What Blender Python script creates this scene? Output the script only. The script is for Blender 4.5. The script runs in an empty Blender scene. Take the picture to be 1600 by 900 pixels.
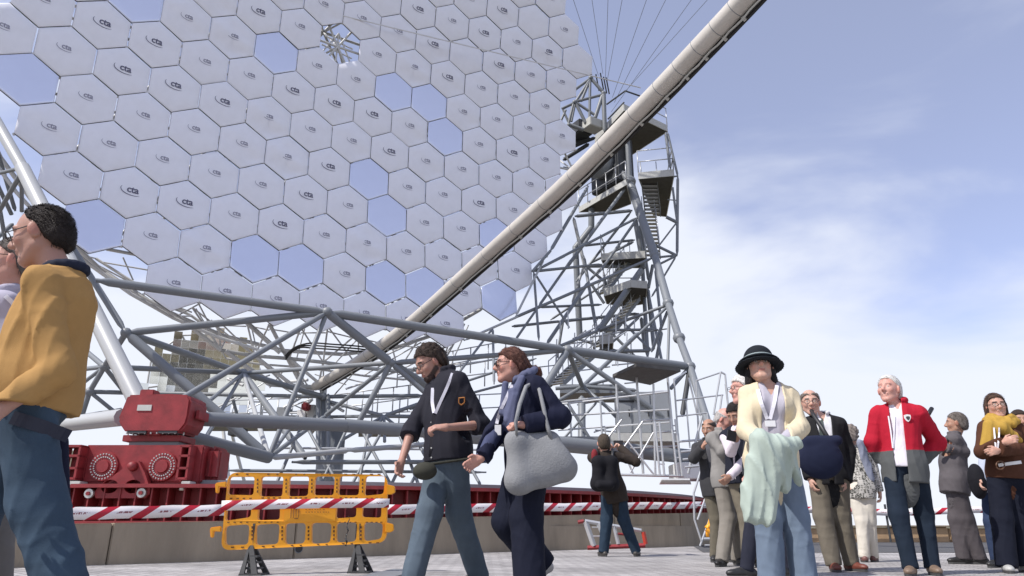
import bpy, bmesh, math, random
import numpy as np
from mathutils import Vector, Matrix
from mathutils.bvhtree import BVHTree
R=math.radians
random.seed(7); np.random.seed(7)
C=bpy.context.scene.collection
scene=bpy.context.scene
# ---------------------------------------------------------------- camera
FPX=1100.0; TH=math.atan(372/FPX); CC,SS=math.cos(TH),math.sin(TH); CH=0.42
cam_d=bpy.data.cameras.new('camera'); cam=bpy.data.objects.new('camera',cam_d); C.objects.link(cam)
cam.location=(0,0,CH); cam.rotation_euler=(R(90)+TH,0,0)
cam_d.sensor_width=36; cam_d.lens=36*FPX/1600; cam_d.clip_start=.1; cam_d.clip_end=9000
scene.camera=cam
# ---------------------------------------------------------------- light
SUN_EL=52; SUN_AZ=-120          # degrees; azimuth from +Y (view direction) towards +X
sdir=Vector((math.sin(R(SUN_AZ))*math.cos(R(SUN_EL)),math.cos(R(SUN_AZ))*math.cos(R(SUN_EL)),math.sin(R(SUN_EL))))
sun_d=bpy.data.lights.new('sun','SUN'); sun_d.energy=3.0; sun_d.angle=R(.55); sun_d.color=(1,.955,.90)
sun=bpy.data.objects.new('sun',sun_d); C.objects.link(sun); sun.rotation_euler=sdir.to_track_quat('Z','Y').to_euler(); sun.location=(0,0,60)
w=bpy.data.worlds.new('World'); scene.world=w; w.use_nodes=True
nt=w.node_tree; nt.nodes.clear()
def N(nt,t,**k):
    n=nt.nodes.new(t)
    for a,b in k.items(): setattr(n,a,b)
    return n
out=N(nt,'ShaderNodeOutputWorld'); bg=N(nt,'ShaderNodeBackground'); bg.inputs[1].default_value=0.13
sky=N(nt,'ShaderNodeTexSky',sky_type='NISHITA'); sky.sun_disc=False; sky.sun_elevation=R(SUN_EL); sky.sun_rotation=R(SUN_AZ)
sky.altitude=2200; sky.air_density=1.0; sky.dust_density=1.6; sky.ozone_density=1.6
tc=N(nt,'ShaderNodeTexCoord')
mp=N(nt,'ShaderNodeMapping'); mp.inputs['Scale'].default_value=(1.2,1.2,3.2); mp.inputs['Rotation'].default_value=(0,R(16),R(20)); mp.inputs['Location'].default_value=(.35,.1,.2)
nz=N(nt,'ShaderNodeTexNoise'); nz.inputs['Scale'].default_value=1.5; nz.inputs['Detail'].default_value=6; nz.inputs['Roughness'].default_value=.5; nz.inputs['Distortion'].default_value=.5
sep=N(nt,'ShaderNodeSeparateXYZ')
el=N(nt,'ShaderNodeMapRange'); el.inputs['From Min'].default_value=.62; el.inputs['From Max'].default_value=.10; el.inputs['To Min'].default_value=-.15; el.inputs['To Max'].default_value=.24
add=N(nt,'ShaderNodeMath',operation='ADD')
cr=N(nt,'ShaderNodeMapRange',interpolation_type='SMOOTHSTEP'); cr.inputs['From Min'].default_value=.40; cr.inputs['From Max'].default_value=.655; cr.inputs['To Min'].default_value=.24; cr.inputs['To Max'].default_value=.97
mix=N(nt,'ShaderNodeMix',data_type='RGBA'); 
mix.inputs['B'].default_value=(4.3,4.5,5.0,1)
tint=N(nt,'ShaderNodeMix',data_type='RGBA',blend_type='MULTIPLY'); tint.inputs['Factor'].default_value=1; tint.inputs['B'].default_value=(1.20,.98,1.04,1)
L=nt.links.new
L(tc.outputs['Generated'],mp.inputs[0]); L(mp.outputs[0],nz.inputs['Vector']); L(tc.outputs['Generated'],sep.inputs[0])
L(sep.outputs['Z'],el.inputs['Value']); L(nz.outputs['Fac'],add.inputs[0]); L(el.outputs[0],add.inputs[1]); L(add.outputs[0],cr.inputs['Value'])
L(sky.outputs[0],tint.inputs['A']); L(tint.outputs['Result'],mix.inputs['A']); L(cr.outputs[0],mix.inputs['Factor']); L(mix.outputs['Result'],bg.inputs[0]); L(bg.outputs[0],out.inputs[0])
vs=scene.view_settings; vs.view_transform='Standard'; vs.look='None'; vs.exposure=0.68; vs.gamma=1
scene.render.resolution_x=1024; scene.render.resolution_y=576
# ---------------------------------------------------------------- helpers
def P(px,py,Y):
    a,b=(px-800)/FPX,(450-py)/FPX; d=Vector((a,CC-b*SS,SS+b*CC)); return d*(Y/d.y)+Vector((0,0,CH))
def PZ(px,py,z):
    a,b=(px-800)/FPX,(450-py)/FPX; d=Vector((a,CC-b*SS,SS+b*CC)); return d*((z-CH)/d.z)+Vector((0,0,CH))
def PX(px,Y,z):          # lateral position of a picture column at depth Y, height z
    return (px-800)/FPX*(Y*CC+(z-CH)*SS)
def dep(p): return p.y*CC+(p.z-CH)*SS
def tag(o,label=None,cat=None,group=None,kind=None):
    if label:o['label']=label
    if cat:o['category']=cat
    if group:o['group']=group
    if kind:o['kind']=kind
    return o
def thing(name,label,cat,loc,group=None):
    o=bpy.data.objects.new(name,None); C.objects.link(o); o.location=loc; o.empty_display_size=.2
    return tag(o,label,cat,group)
def wloc(o):
    v=Vector(o.location)
    while o.parent: o=o.parent; v+=Vector(o.location)
    return v
def link(o,parent=None,loc=None):
    C.objects.link(o)
    l=Vector(loc) if loc is not None else Vector(o.location)
    if parent:
        o.parent=parent; l=l-wloc(parent)
    o.location=l
    return o
def meshobj(name,verts,faces,mat,parent=None,smooth=False):
    """verts in world coordinates; origin at their base centre"""
    v=np.array(verts,dtype=float); 
    org=np.array([(v[:,0].min()+v[:,0].max())/2,(v[:,1].min()+v[:,1].max())/2,v[:,2].min()])
    me=bpy.data.meshes.new(name); me.from_pydata([tuple(x) for x in (v-org)],[],faces); me.materials.append(mat)
    if smooth: me.polygons.foreach_set('use_smooth',[True]*len(me.polygons))
    me.update()
    return link(bpy.data.objects.new(name,me),parent,org)
def bmobj(name,bm,mat,parent=None,smooth=False,loc=(0,0,0)):
    bmesh.ops.recalc_face_normals(bm,faces=bm.faces)
    me=bpy.data.meshes.new(name); bm.to_mesh(me); bm.free(); me.materials.append(mat)
    if smooth: me.polygons.foreach_set('use_smooth',[True]*len(me.polygons))
    return link(bpy.data.objects.new(name,me),parent,loc)
def boxv(o,ax,ay,az):     # box from corner/centre o with half axes
    o,ax,ay,az=map(Vector,(o,ax,ay,az)); v=[]
    for sx in(-1,1):
        for sy in(-1,1):
            for sz in(-1,1): v.append(o+ax*sx+ay*sy+az*sz)
    f=[(0,1,3,2),(4,6,7,5),(0,4,5,1),(2,3,7,6),(0,2,6,4),(1,5,7,3)]
    return v,f
class MB:
    def __init__(s): s.v=[];s.f=[]
    def add(s,v,f):
        n=len(s.v); s.v+= [Vector(x) for x in v]; s.f+=[tuple(i+n for i in q) for q in f]; return s
    def box(s,o,ax,ay,az): return s.add(*boxv(o,ax,ay,az))
    def abox(s,x0,x1,y0,y1,z0,z1):
        return s.box(((x0+x1)/2,(y0+y1)/2,(z0+z1)/2),((x1-x0)/2,0,0),(0,(y1-y0)/2,0),(0,0,(z1-z0)/2))
    def bar(s,a,b,r,n=6):
        a,b=Vector(a),Vector(b); d=(b-a); 
        if d.length<1e-6: return s
        q=d.to_track_quat('Z','Y'); x=q@Vector((1,0,0)); y=q@Vector((0,1,0)); v=[]
        for e in (a,b):
            for k in range(n):
                t=2*math.pi*k/n; v.append(e+(x*math.cos(t)+y*math.sin(t))*r)
        f=[(k,(k+1)%n,n+(k+1)%n,n+k) for k in range(n)]+[tuple(reversed(range(n))),tuple(range(n,2*n))]
        return s.add(v,f)
    def disc(s,c,axis,r,h,n=20,r2=None):
        c=Vector(c);axis=Vector(axis).normalized(); r2=r if r2 is None else r2
        q=axis.to_track_quat('Z','Y'); x=q@Vector((1,0,0)); y=q@Vector((0,1,0)); v=[]
        for e,rr in ((c,r),(c+axis*h,r2)):
            for k in range(n):
                t=2*math.pi*k/n; v.append(e+(x*math.cos(t)+y*math.sin(t))*rr)
        f=[(k,(k+1)%n,n+(k+1)%n,n+k) for k in range(n)]+[tuple(reversed(range(n))),tuple(range(n,2*n))]
        return s.add(v,f)
    def prism(s,pts,off):     # extrude polygon (world points) by vector off
        n=len(pts); off=Vector(off); v=[Vector(p) for p in pts]+[Vector(p)+off for p in pts]
        f=[tuple(range(n)),tuple(reversed(range(n,2*n)))]+[(k,n+k,n+(k+1)%n,(k+1)%n) for k in range(n)]
        return s.add(v,f)
    def build(s,name,mat,parent=None,smooth=False,bevel=0):
        o=meshobj(name,s.v,s.f,mat,parent,smooth)
        bm=bmesh.new(); bm.from_mesh(o.data); bmesh.ops.recalc_face_normals(bm,faces=bm.faces)
        if bevel: bmesh.ops.bevel(bm,geom=[e for e in bm.edges if e.calc_face_angle(0)>.5],offset=bevel,segments=2,affect='EDGES',clamp_overlap=True)
        bm.to_mesh(o.data); bm.free()
        return o
# ---------------------------------------------------------------- materials
def mat(name,col,rough=.6,metal=0,var=.0,vscale=6,bump=0,bscale=30,col2=None,spec=.5,vc=False,sss=0,stretch=None,crease=0):
    m=bpy.data.materials.new(name); m.use_nodes=True; nt=m.node_tree; b=nt.nodes['Principled BSDF']
    b.inputs['Roughness'].default_value=rough; b.inputs['Metallic'].default_value=metal
    b.inputs['Specular IOR Level'].default_value=spec
    tc=N(nt,'ShaderNodeTexCoord'); src=tc.outputs['Object']
    if stretch:
        mpn=N(nt,'ShaderNodeMapping'); mpn.inputs['Scale'].default_value=stretch; nt.links.new(src,mpn.inputs[0]); src=mpn.outputs[0]
    base=None
    if vc:
        a=N(nt,'ShaderNodeAttribute'); a.attribute_name='Col'; base=a.outputs['Color']
    if var or col2:
        nz=N(nt,'ShaderNodeTexNoise'); nz.inputs['Scale'].default_value=vscale; nz.inputs['Detail'].default_value=6; nz.inputs['Roughness'].default_value=.6
        nt.links.new(src,nz.inputs['Vector'])
        if col2:
            mr=N(nt,'ShaderNodeMapRange'); mr.inputs['From Min'].default_value=.35; mr.inputs['From Max'].default_value=.65
            mx=N(nt,'ShaderNodeMix',data_type='RGBA'); mx.inputs['A'].default_value=(*col,1); mx.inputs['B'].default_value=(*col2,1)
            nt.links.new(nz.outputs['Fac'],mr.inputs['Value']); nt.links.new(mr.outputs[0],mx.inputs['Factor']); base=mx.outputs['Result']
        else:
            hv=N(nt,'ShaderNodeHueSaturation'); 
            mr=N(nt,'ShaderNodeMapRange'); mr.inputs['From Min'].default_value=.25; mr.inputs['From Max'].default_value=.75; mr.inputs['To Min'].default_value=1-var; mr.inputs['To Max'].default_value=1+var
            nt.links.new(nz.outputs['Fac'],mr.inputs['Value']); nt.links.new(mr.outputs[0],hv.inputs['Value'])
            if base: nt.links.new(base,hv.inputs['Color'])
            else: hv.inputs['Color'].default_value=(*col,1)
            base=hv.outputs['Color']
    if base is not None: nt.links.new(base,b.inputs['Base Color'])
    else: b.inputs['Base Color'].default_value=(*col,1)
    if bump:
        n2=N(nt,'ShaderNodeTexNoise'); n2.inputs['Scale'].default_value=bscale; n2.inputs['Detail'].default_value=5
        nt.links.new(src,n2.inputs['Vector'])
        bp=N(nt,'ShaderNodeBump'); bp.inputs['Strength'].default_value=bump; bp.inputs['Distance'].default_value=.02
        nt.links.new(n2.outputs['Fac'],bp.inputs['Height']); nt.links.new(bp.outputs[0],b.inputs['Normal'])
        if crease:
            n3=N(nt,'ShaderNodeTexNoise'); n3.noise_type='RIDGED_MULTIFRACTAL'; n3.inputs['Scale'].default_value=3.2; n3.inputs['Detail'].default_value=1.2; n3.inputs['Distortion'].default_value=1.2
            mp3=N(nt,'ShaderNodeMapping'); mp3.inputs['Rotation'].default_value=(0,.6,.3); mp3.inputs['Scale'].default_value=(1,1,1.9); nt.links.new(tc.outputs['Object'],mp3.inputs[0]); nt.links.new(mp3.outputs[0],n3.inputs['Vector'])
            b3=N(nt,'ShaderNodeBump'); b3.inputs['Strength'].default_value=crease; b3.inputs['Distance'].default_value=.022; nt.links.new(n3.outputs['Fac'],b3.inputs['Height']); nt.links.new(b3.outputs[0],bp.inputs['Normal'])
    if sss:
        b.inputs['Subsurface Weight'].default_value=sss; b.inputs['Subsurface Scale'].default_value=.01; b.inputs['Subsurface Radius'].default_value=(1,.35,.2)
    return m
M={}
M['steel']=mat('painted_steel_grey',(.195,.21,.225),.45,0,.10,1.5,.06,60)
M['steel_l']=mat('pale_steel_tube',(.42,.43,.43),.40,0,.10,2,.05,60)
M['steel_w']=mat('white_truss_tube',(.62,.62,.61),.45,0,.08,3)
M['galv']=mat('galvanised_rail',(.50,.51,.52),.38,.45,.10,12)
M['alu']=mat('aluminium',(.55,.56,.57),.35,.5,.06,12)
M['dark']=mat('dark_steel',(.045,.048,.052),.55,0,.25,5)
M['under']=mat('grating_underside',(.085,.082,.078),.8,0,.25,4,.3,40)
M['fascia']=mat('pale_fascia',(.50,.50,.47),.6,0,.1,8)
M['arch']=mat('arch_carbon_tube_paint',(.56,.53,.48),.38,0,.09,2.5,.05,30)
M['cover']=mat('mirror_cover_fabric',(.89,.895,.955),.75,0,.035,2.5,.16,3.5)
M['edge']=mat('facet_edge_trim',(.07,.07,.075),.6)
M['mirror']=mat('bare_mirror_sky_tinted',(.77,.82,1.0),.20,.33,.02,2)  # blue of the reflected sky is put into the base colour
M['ink1']=mat('logo_print_dark',(.12,.12,.19),.7)
M['ink2']=mat('logo_print_faint',(.32,.32,.40),.7)
M['red']=mat('red_oxide_paint',(.25,.024,.028),.55,0,.34,4.5,.14,35)
M['red2']=mat('red_rail_beam_paint',(.23,.022,.026),.5,0,.25,4,.1,40)
M['bolt']=mat('bolt_steel',(.55,.55,.53),.35,.6)
M['yellow']=mat('yellow_barrier_plastic',(.86,.36,.012),.42,0,.08,6)
M['yd']=mat('barrier_slot_dark',(.12,.045,.01),.7)
M['foot']=mat('black_rubber_foot',(.055,.055,.055),.7,0,.2,20)
M['concrete']=mat('board_marked_concrete',(.30,.25,.185),.9,0,.30,1.6,.4,25,stretch=(1.3,1.3,.3))
M['cabinet']=mat('grey_cabinet',(.27,.285,.30),.5,0,.06,3)
M['white']=mat('white_paint',(.78,.78,.77),.5,0,.06,5)
M['black']=mat('black_plastic',(.02,.02,.022),.5)
M['rope']=mat('white_rope',(.75,.75,.75),.7)
M['cable']=mat('black_cable',(.02,.02,.02),.5)
M['tan']=mat('tan_rendered_block',(.40,.27,.155),.85,0,.18,5,.25,25)
M['orange']=mat('orange_red_plastic',(.45,.04,.02),.45)
M['asphalt']=mat('asphalt',(.085,.085,.088),.9,0,.25,30,.3,120)
def striped(name):
    m=bpy.data.materials.new(name); m.use_nodes=True; nt=m.node_tree; b=nt.nodes['Principled BSDF']; b.inputs['Roughness'].default_value=.45
    uv=N(nt,'ShaderNodeUVMap'); sp=N(nt,'ShaderNodeSeparateXYZ'); nt.links.new(uv.outputs[0],sp.inputs[0])
    a=N(nt,'ShaderNodeMath',operation='MULTIPLY_ADD'); a.inputs[1].default_value=-.45; nt.links.new(sp.outputs['Y'],a.inputs[0]); nt.links.new(sp.outputs['X'],a.inputs[2])
    fr=N(nt,'ShaderNodeMath',operation='FRACT'); nt.links.new(a.outputs[0],fr.inputs[0])
    lt=N(nt,'ShaderNodeMath',operation='LESS_THAN'); lt.inputs[1].default_value=.30; nt.links.new(fr.outputs[0],lt.inputs[0])
    mx=N(nt,'ShaderNodeMix',data_type='RGBA'); mx.inputs['A'].default_value=(.78,.74,.74,1); mx.inputs['B'].default_value=(.42,.01,.03,1); nt.links.new(lt.outputs[0],mx.inputs['Factor'])
    # small faded print line in the middle of each white field
    nz=N(nt,'ShaderNodeTexNoise'); nz.inputs['Scale'].default_value=1; mpn=N(nt,'ShaderNodeMapping'); mpn.inputs['Scale'].default_value=(26,5,1); nt.links.new(uv.outputs[0],mpn.inputs[0]); nt.links.new(mpn.outputs[0],nz.inputs['Vector'])
    g1=N(nt,'ShaderNodeMath',operation='COMPARE'); g1.inputs[1].default_value=.66; g1.inputs[2].default_value=.17; nt.links.new(fr.outputs[0],g1.inputs[0])
    g2=N(nt,'ShaderNodeMath',operation='COMPARE'); g2.inputs[1].default_value=.5; g2.inputs[2].default_value=.08; nt.links.new(sp.outputs['Y'],g2.inputs[0])
    g3=N(nt,'ShaderNodeMath',operation='GREATER_THAN'); g3.inputs[1].default_value=.47; nt.links.new(nz.outputs['Fac'],g3.inputs[0])
    p=N(nt,'ShaderNodeMath',operation='MULTIPLY'); q=N(nt,'ShaderNodeMath',operation='MULTIPLY'); nt.links.new(g1.outputs[0],p.inputs[0]); nt.links.new(g2.outputs[0],p.inputs[1]); nt.links.new(p.outputs[0],q.inputs[0]); nt.links.new(g3.outputs[0],q.inputs[1])
    m2=N(nt,'ShaderNodeMix',data_type='RGBA'); m2.inputs['B'].default_value=(.25,.08,.09,1); nt.links.new(mx.outputs['Result'],m2.inputs['A']); nt.links.new(q.outputs[0],m2.inputs['Factor'])
    nt.links.new(m2.outputs['Result'],b.inputs['Base Color']); return m
M['tape']=striped('red_white_tape')
# shared tube mesh
_tm={}
def tapermesh(mt,n=10):
    if ('t',mt,n) in _tm: return _tm[('t',mt,n)]
    v=[];f=[]; prof=((0,.5),(.018,.52),(.05,1),(.95,1),(.982,.52),(1,.5))
    for z,r in prof: v+=[(r*math.cos(2*math.pi*k/n),r*math.sin(2*math.pi*k/n),z) for k in range(n)]
    for i in range(5): f+=[(i*n+k,i*n+(k+1)%n,(i+1)*n+(k+1)%n,(i+1)*n+k) for k in range(n)]
    me=bpy.data.meshes.new('tapered_tube'); me.from_pydata(v,[],f); me.materials.append(M[mt]); me.polygons.foreach_set('use_smooth',[True]*len(f)); me.update(); _tm[('t',mt,n)]=me; return me
def tubemesh(mt,n=12):
    if (mt,n) in _tm: return _tm[(mt,n)]
    mb=MB().bar((0,0,0),(0,0,1),1,n); me=bpy.data.meshes.new('tube'); me.from_pydata(mb.v,[],mb.f); me.materials.append(M[mt])
    for p in me.polygons: p.use_smooth=len(p.vertices)==4
    me.update(); _tm[(mt,n)]=me; return me
def tube(parent,name,a,b,r,mt='steel',n=10):
    a,b=Vector(a),Vector(b); o=bpy.data.objects.new(name,tapermesh(mt,n) if name=='truss_tube' and (b-a).length>1.5 else tubemesh(mt,n)); link(o,parent,a)
    o.rotation_euler=(b-a).to_track_quat('Z','Y').to_euler(); o.scale=(r,r,(b-a).length); return o
def ptube(parent,name,x1,y1,Y1,x2,y2,Y2,wpx,mt='steel',n=10):
    a,b=P(x1,y1,Y1),P(x2,y2,Y2); m=(a+b)/2; return tube(parent,name,a,b,wpx*dep(m)/FPX/2,mt,n)
_bm={}
def ball(parent,name,c,r,mt='steel'):
    if mt not in _bm:
        bm=bmesh.new(); bmesh.ops.create_icosphere(bm,subdivisions=2,radius=1); me=bpy.data.meshes.new('node_ball'); bm.to_mesh(me); bm.free(); me.materials.append(M[mt]); me.polygons.foreach_set('use_smooth',[True]*len(me.polygons)); _bm[mt]=me
    o=bpy.data.objects.new(name,_bm[mt]); link(o,parent,c); o.scale=(r,r,r); return o
def path_tube(name,pts,r,mt,parent=None,n=8,rs=None):
    pts=[Vector(p) for p in pts]; v=[];f=[]
    for i,p in enumerate(pts):
        d=(pts[min(i+1,len(pts)-1)]-pts[max(i-1,0)]).normalized(); x=d.cross(Vector((0,0,1))); 
        if x.length<1e-3:x=Vector((1,0,0))
        x.normalize(); y=x.cross(d); rr=rs[i] if rs else r
        for k in range(n):
            t=2*math.pi*k/n; v.append(p+(x*math.cos(t)+y*math.sin(t))*rr)
    for i in range(len(pts)-1):
        for k in range(n): f.append((i*n+k,i*n+(k+1)%n,(i+1)*n+(k+1)%n,(i+1)*n+k))
    f+= [tuple(reversed(range(n))),tuple(range((len(pts)-1)*n,len(pts)*n))]
    o=meshobj(name,v,f,M[mt] if isinstance(mt,str) else mt,parent,True); return o
# ================================================================ SETTING
def sheet(name,pts,z,mat_,kind='structure'):
    o=meshobj(name,[(x,y,z) for x,y in pts],[tuple(range(len(pts)))],mat_); tag(o,kind=kind); return o
# terrain material: dry scrub on volcanic soil
def terrain_mat():
    m=bpy.data.materials.new('scrub_terrain'); m.use_nodes=True; nt=m.node_tree; b=nt.nodes['Principled BSDF']; b.inputs['Roughness'].default_value=.95
    tc=N(nt,'ShaderNodeTexCoord'); v=N(nt,'ShaderNodeTexVoronoi'); v.inputs['Scale'].default_value=.7; nt.links.new(tc.outputs['Object'],v.inputs['Vector'])
    n=N(nt,'ShaderNodeTexNoise'); n.inputs['Scale'].default_value=.25; n.inputs['Detail'].default_value=8; nt.links.new(tc.outputs['Object'],n.inputs['Vector'])
    r=N(nt,'ShaderNodeValToRGB'); r.color_ramp.elements[0].color=(.035,.05,.018,1); r.color_ramp.elements[0].position=.1; r.color_ramp.elements[1].color=(.17,.125,.08,1); r.color_ramp.elements[1].position=.55
    nt.links.new(v.outputs['Distance'],r.inputs[0])
    mx=N(nt,'ShaderNodeMix',data_type='RGBA'); mx.inputs['B'].default_value=(.08,.085,.04,1); nt.links.new(n.outputs['Fac'],mx.inputs['Factor']); nt.links.new(r.outputs[0],mx.inputs['A']); nt.links.new(mx.outputs['Result'],b.inputs['Base Color']); return m
M['terrain']=terrain_mat()
def paving_mat():
    m=bpy.data.materials.new('concrete_block_paving'); m.use_nodes=True; nt=m.node_tree; b=nt.nodes['Principled BSDF']; b.inputs['Roughness'].default_value=.85
    tc=N(nt,'ShaderNodeTexCoord'); mp=N(nt,'ShaderNodeMapping'); mp.inputs['Rotation'].default_value=(0,0,R(43)); nt.links.new(tc.outputs['Object'],mp.inputs[0])
    br=N(nt,'ShaderNodeTexBrick'); br.inputs['Scale'].default_value=1; br.inputs['Brick Width'].default_value=.2; br.inputs['Row Height'].default_value=.1; br.inputs['Mortar Size'].default_value=.006
    br.inputs['Color1'].default_value=(.43,.412,.40,1); br.inputs['Color2'].default_value=(.29,.275,.268,1); br.inputs['Mortar'].default_value=(.10,.095,.09,1); br.inputs['Bias'].default_value=-.2
    nt.links.new(mp.outputs[0],br.inputs['Vector'])
    nz=N(nt,'ShaderNodeTexNoise'); nz.inputs['Scale'].default_value=.9; nz.inputs['Detail'].default_value=7; nt.links.new(tc.outputs['Object'],nz.inputs['Vector'])
    mr=N(nt,'ShaderNodeMapRange'); mr.inputs['From Min'].default_value=.3; mr.inputs['From Max'].default_value=.7; mr.inputs['To Min'].default_value=.62; mr.inputs['To Max'].default_value=1.22; nt.links.new(nz.outputs['Fac'],mr.inputs['Value'])
    hs=N(nt,'ShaderNodeHueSaturation'); nt.links.new(br.outputs['Color'],hs.inputs['Color']); nt.links.new(mr.outputs[0],hs.inputs['Value']); nt.links.new(hs.outputs[0],b.inputs['Base Color'])
    bp=N(nt,'ShaderNodeBump'); bp.inputs['Strength'].default_value=.6; bp.inputs['Distance'].default_value=.006; nt.links.new(br.outputs['Fac'],bp.inputs['Height']); bp.invert=True; nt.links.new(bp.outputs[0],b.inputs['Normal']); return m
M['paving']=paving_mat()
sheet('ground',[(-4000,-3000),(4000,-3000),(4000,6000),(-4000,6000)],-.012,M['terrain'])
sheet('paving',[(-20,-12),(24,-12),(24,13.4),(7,13.4),(10,24),(-20,24)],0,M['paving'])
sheet('road',[(3.2,12.6),(40,11.2),(46,21),(5.5,24)],.006,M['asphalt'])
g=MB().box((-1.15,6.75,.006),(.16,0,0),(.10,.9,0),(0,0,.004)).build('drain_cover',M['steel'])
tag(g,'grey metal drain cover in the paving by the right foot of the yellow barrier','drain cover')
# distant hillside, left
nx,ny=60,16; v=[];f=[]
for i in range(nx):
    for j in range(ny):
        x=-170+i*3.4; y=62+j*9; 
        h=max(0,(-16-x)*.20)*min(1,(j+.3)/5)+.5*math.sin(x*.35+j)+.35*math.sin(x*.9-j*2.1); h=min(h,26+1.2*math.sin(x*.13))
        v.append((x,y,h-.8))
for i in range(nx-1):
    for j in range(ny-1): f.append((i*ny+j,(i+1)*ny+j,(i+1)*ny+j+1,i*ny+j+1))
tag(meshobj('hillside',v,f,M['terrain'],None,True),kind='structure')
# ---- hexagonal concrete foundation wall (the side facing us is straight)
wa=PZ(135,883.6,0); wb=PZ(1080,853,0); wd=(wb-wa).normalized(); wn=Vector((wd.y,-wd.x,0))
def WL(t,z=0,off=0): return wa+wd*t+wn*off+Vector((0,0,z))
LEN=(wb-wa).length
def wtop(t): return .45+.25*t/LEN
wall=thing('foundation_wall','low board marked concrete foundation wall running behind the yellow barrier','wall',WL(LEN/2))
t=-9.0; seg=2.3
while t<LEN+1.2:
    t2=min(t+seg,LEN+1.2); mb=MB()
    q=[WL(t+.006,-.05),WL(t2-.006,-.05),WL(t2-.006,wtop(t2)),WL(t+.006,wtop(t))]
    mb.prism(q,-wn*.38); mb.build('wall_panel',M['concrete'],wall,bevel=.012); t=t2
mb=MB(); e=LEN+1.2
mb.prism([WL(e,-.05,0),WL(e,-.05,-.38),WL(e,wtop(e),-.38),WL(e,wtop(e),0)],Vector((-.45,.9,0))*9).build('wall_return',M['concrete'],wall,bevel=.012)
hp=P(498,861,8.6); # drain hole on the wall face
tt=(PZ(496,875,0)-wa).dot(wd)
MB().disc(WL(tt,.13,.002),wn,.052,.012,20).build('drain_hole',M['black'],wall)
MB().disc(WL(tt,.13,.0),wn,.062,.008,20).build('drain_pipe_rim',M['steel'],wall)
# ---- circular rail beam
OC=Vector((-6.2,24.6,0)); RR=12.2
rail=thing('circular_rail','dark red circular steel rail beam carrying the telescope bogie above the concrete wall','rail',OC)
def ringpt(a,r,z): return Vector((OC.x+r*math.cos(a),OC.y+r*math.sin(a),z))
def ringstrip(name,r0,r1,z0,z1,mt,a0=0,a1=360,n=120):
    v=[];f=[]
    for i in range(n+1):
        a=R(a0+(a1-a0)*i/n)
        for r,z in((r0,z0),(r1,z0),(r1,z1),(r0,z1)): v.append(ringpt(a,r,z))
    for i in range(n):
        for k in range(4): f.append((i*4+k,i*4+(k+1)%4,(i+1)*4+(k+1)%4,(i+1)*4+k))
    return meshobj(name,v,f,M[mt],rail,False)
ZT=1.08
ringstrip('foundation_ring',RR-.9,RR+.75,-.05,.42,'concrete')
ringstrip('bottom_flange',RR-.35,RR+.35,.44,.50,'red2')
ringstrip('web',RR-.05,RR+.05,.50,ZT-.06,'red2')
ringstrip('top_flange',RR-.42,RR+.42,ZT-.06,ZT,'red2')
ringstrip('rail_head',RR-.09,RR+.09,ZT,ZT+.08,'steel')
rib=None
for i in range(300):
    a=2*math.pi*i/300
    if rib is None:
        mb=MB().abox(.05,.33,-.012,.012,.50,ZT-.062); me=bpy.data.meshes.new('stiffener'); me.from_pydata(mb.v,[],mb.f); me.materials.append(M['red2']); rib=me
    if -120<(math.degrees(a)+180)%360-180<40 :
        o=bpy.data.objects.new('stiffener',rib); link(o,rail,ringpt(a,RR,0)); o.rotation_euler=(0,0,a)
# ================================================================ MIRROR DISH
# pose solved from the facet pattern: vertex, normal, right and up axes of the reflector
DC=Vector((-6.51,22.33,17.78)); DN=Vector((.55,-.831,-.082)).normalized(); DU=Vector((.834,.551,.015)); DU=(DU-DN*DU.dot(DN)).normalized(); DV=DN.cross(DU).normalized()
PIT=1.51
dish=thing('mirror_dish','huge tilted dish of hexagonal covered mirrors carried by the grey telescope mount','telescope dish',DC)
def dpt(u,v,off=0):
    wv=(u*u+v*v)/112*1.03; nn=(DN-(DU*u+DV*v)/56).normalized(); return DC+DU*u+DV*v+DN*wv+nn*off, nn
def hexmesh(name,mt,seed,pillow,sag):
    rr=random.Random(seed); v=[];f=[]; rings=[(.985,-.07),(.985,-.012),(.965,.0),(.90,.012*pillow),(.62,.024*pillow),(.3,.030*pillow)]
    Rm=PIT/math.sqrt(3); sub=4
    for q,(s,h) in enumerate(rings):
        for k in range(6):
            for m_ in range(sub):
                a=R(90-60*k); b_=R(90-60*(k+1)); tt=m_/sub
                x=(math.cos(a)*(1-tt)+math.cos(b_)*tt)*Rm*s; y=(math.sin(a)*(1-tt)+math.sin(b_)*tt)*Rm*s
                hh=h
                if 2<q<6 and sag: hh+=sag*(.010*math.sin(x*5+seed)+.012*math.sin(y*7+x*3+seed*2)) - (sag*.02 if y<-.25 else 0)
                v.append((x,y,hh))
    v.append((0,0,.031*pillow)); n=6*sub
    for q in range(len(rings)-1):
        for k in range(n): f.append((q*n+k,(q+1)*n+k,(q+1)*n+(k+1)%n,q*n+(k+1)%n))
    for k in range(n): f.append(((len(rings)-1)*n+k,len(v)-1,(len(rings)-1)*n+(k+1)%n))
    f.append(tuple(range(n)))
    me=bpy.data.meshes.new(name); me.from_pydata(v,[],f); me.materials.append(M[mt]); me.materials.append(M['edge'])
    bm=bmesh.new(); bm.from_mesh(me); bmesh.ops.recalc_face_normals(bm,faces=bm.faces); bm.to_mesh(me); bm.free()
    for i,p in enumerate(me.polygons):
        p.use_smooth=i>=n
        if i<n or len(p.vertices)>4: p.material_index=1
    return me
COV=[hexmesh('mirror_facet','cover',s,2.1,g) for s,g in ((1,.3),(2,.8),(3,1.4),(4,2.2),(5,.15),(6,.6))]
BARE=hexmesh('mirror_facet','mirror',9,.25,0)
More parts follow.
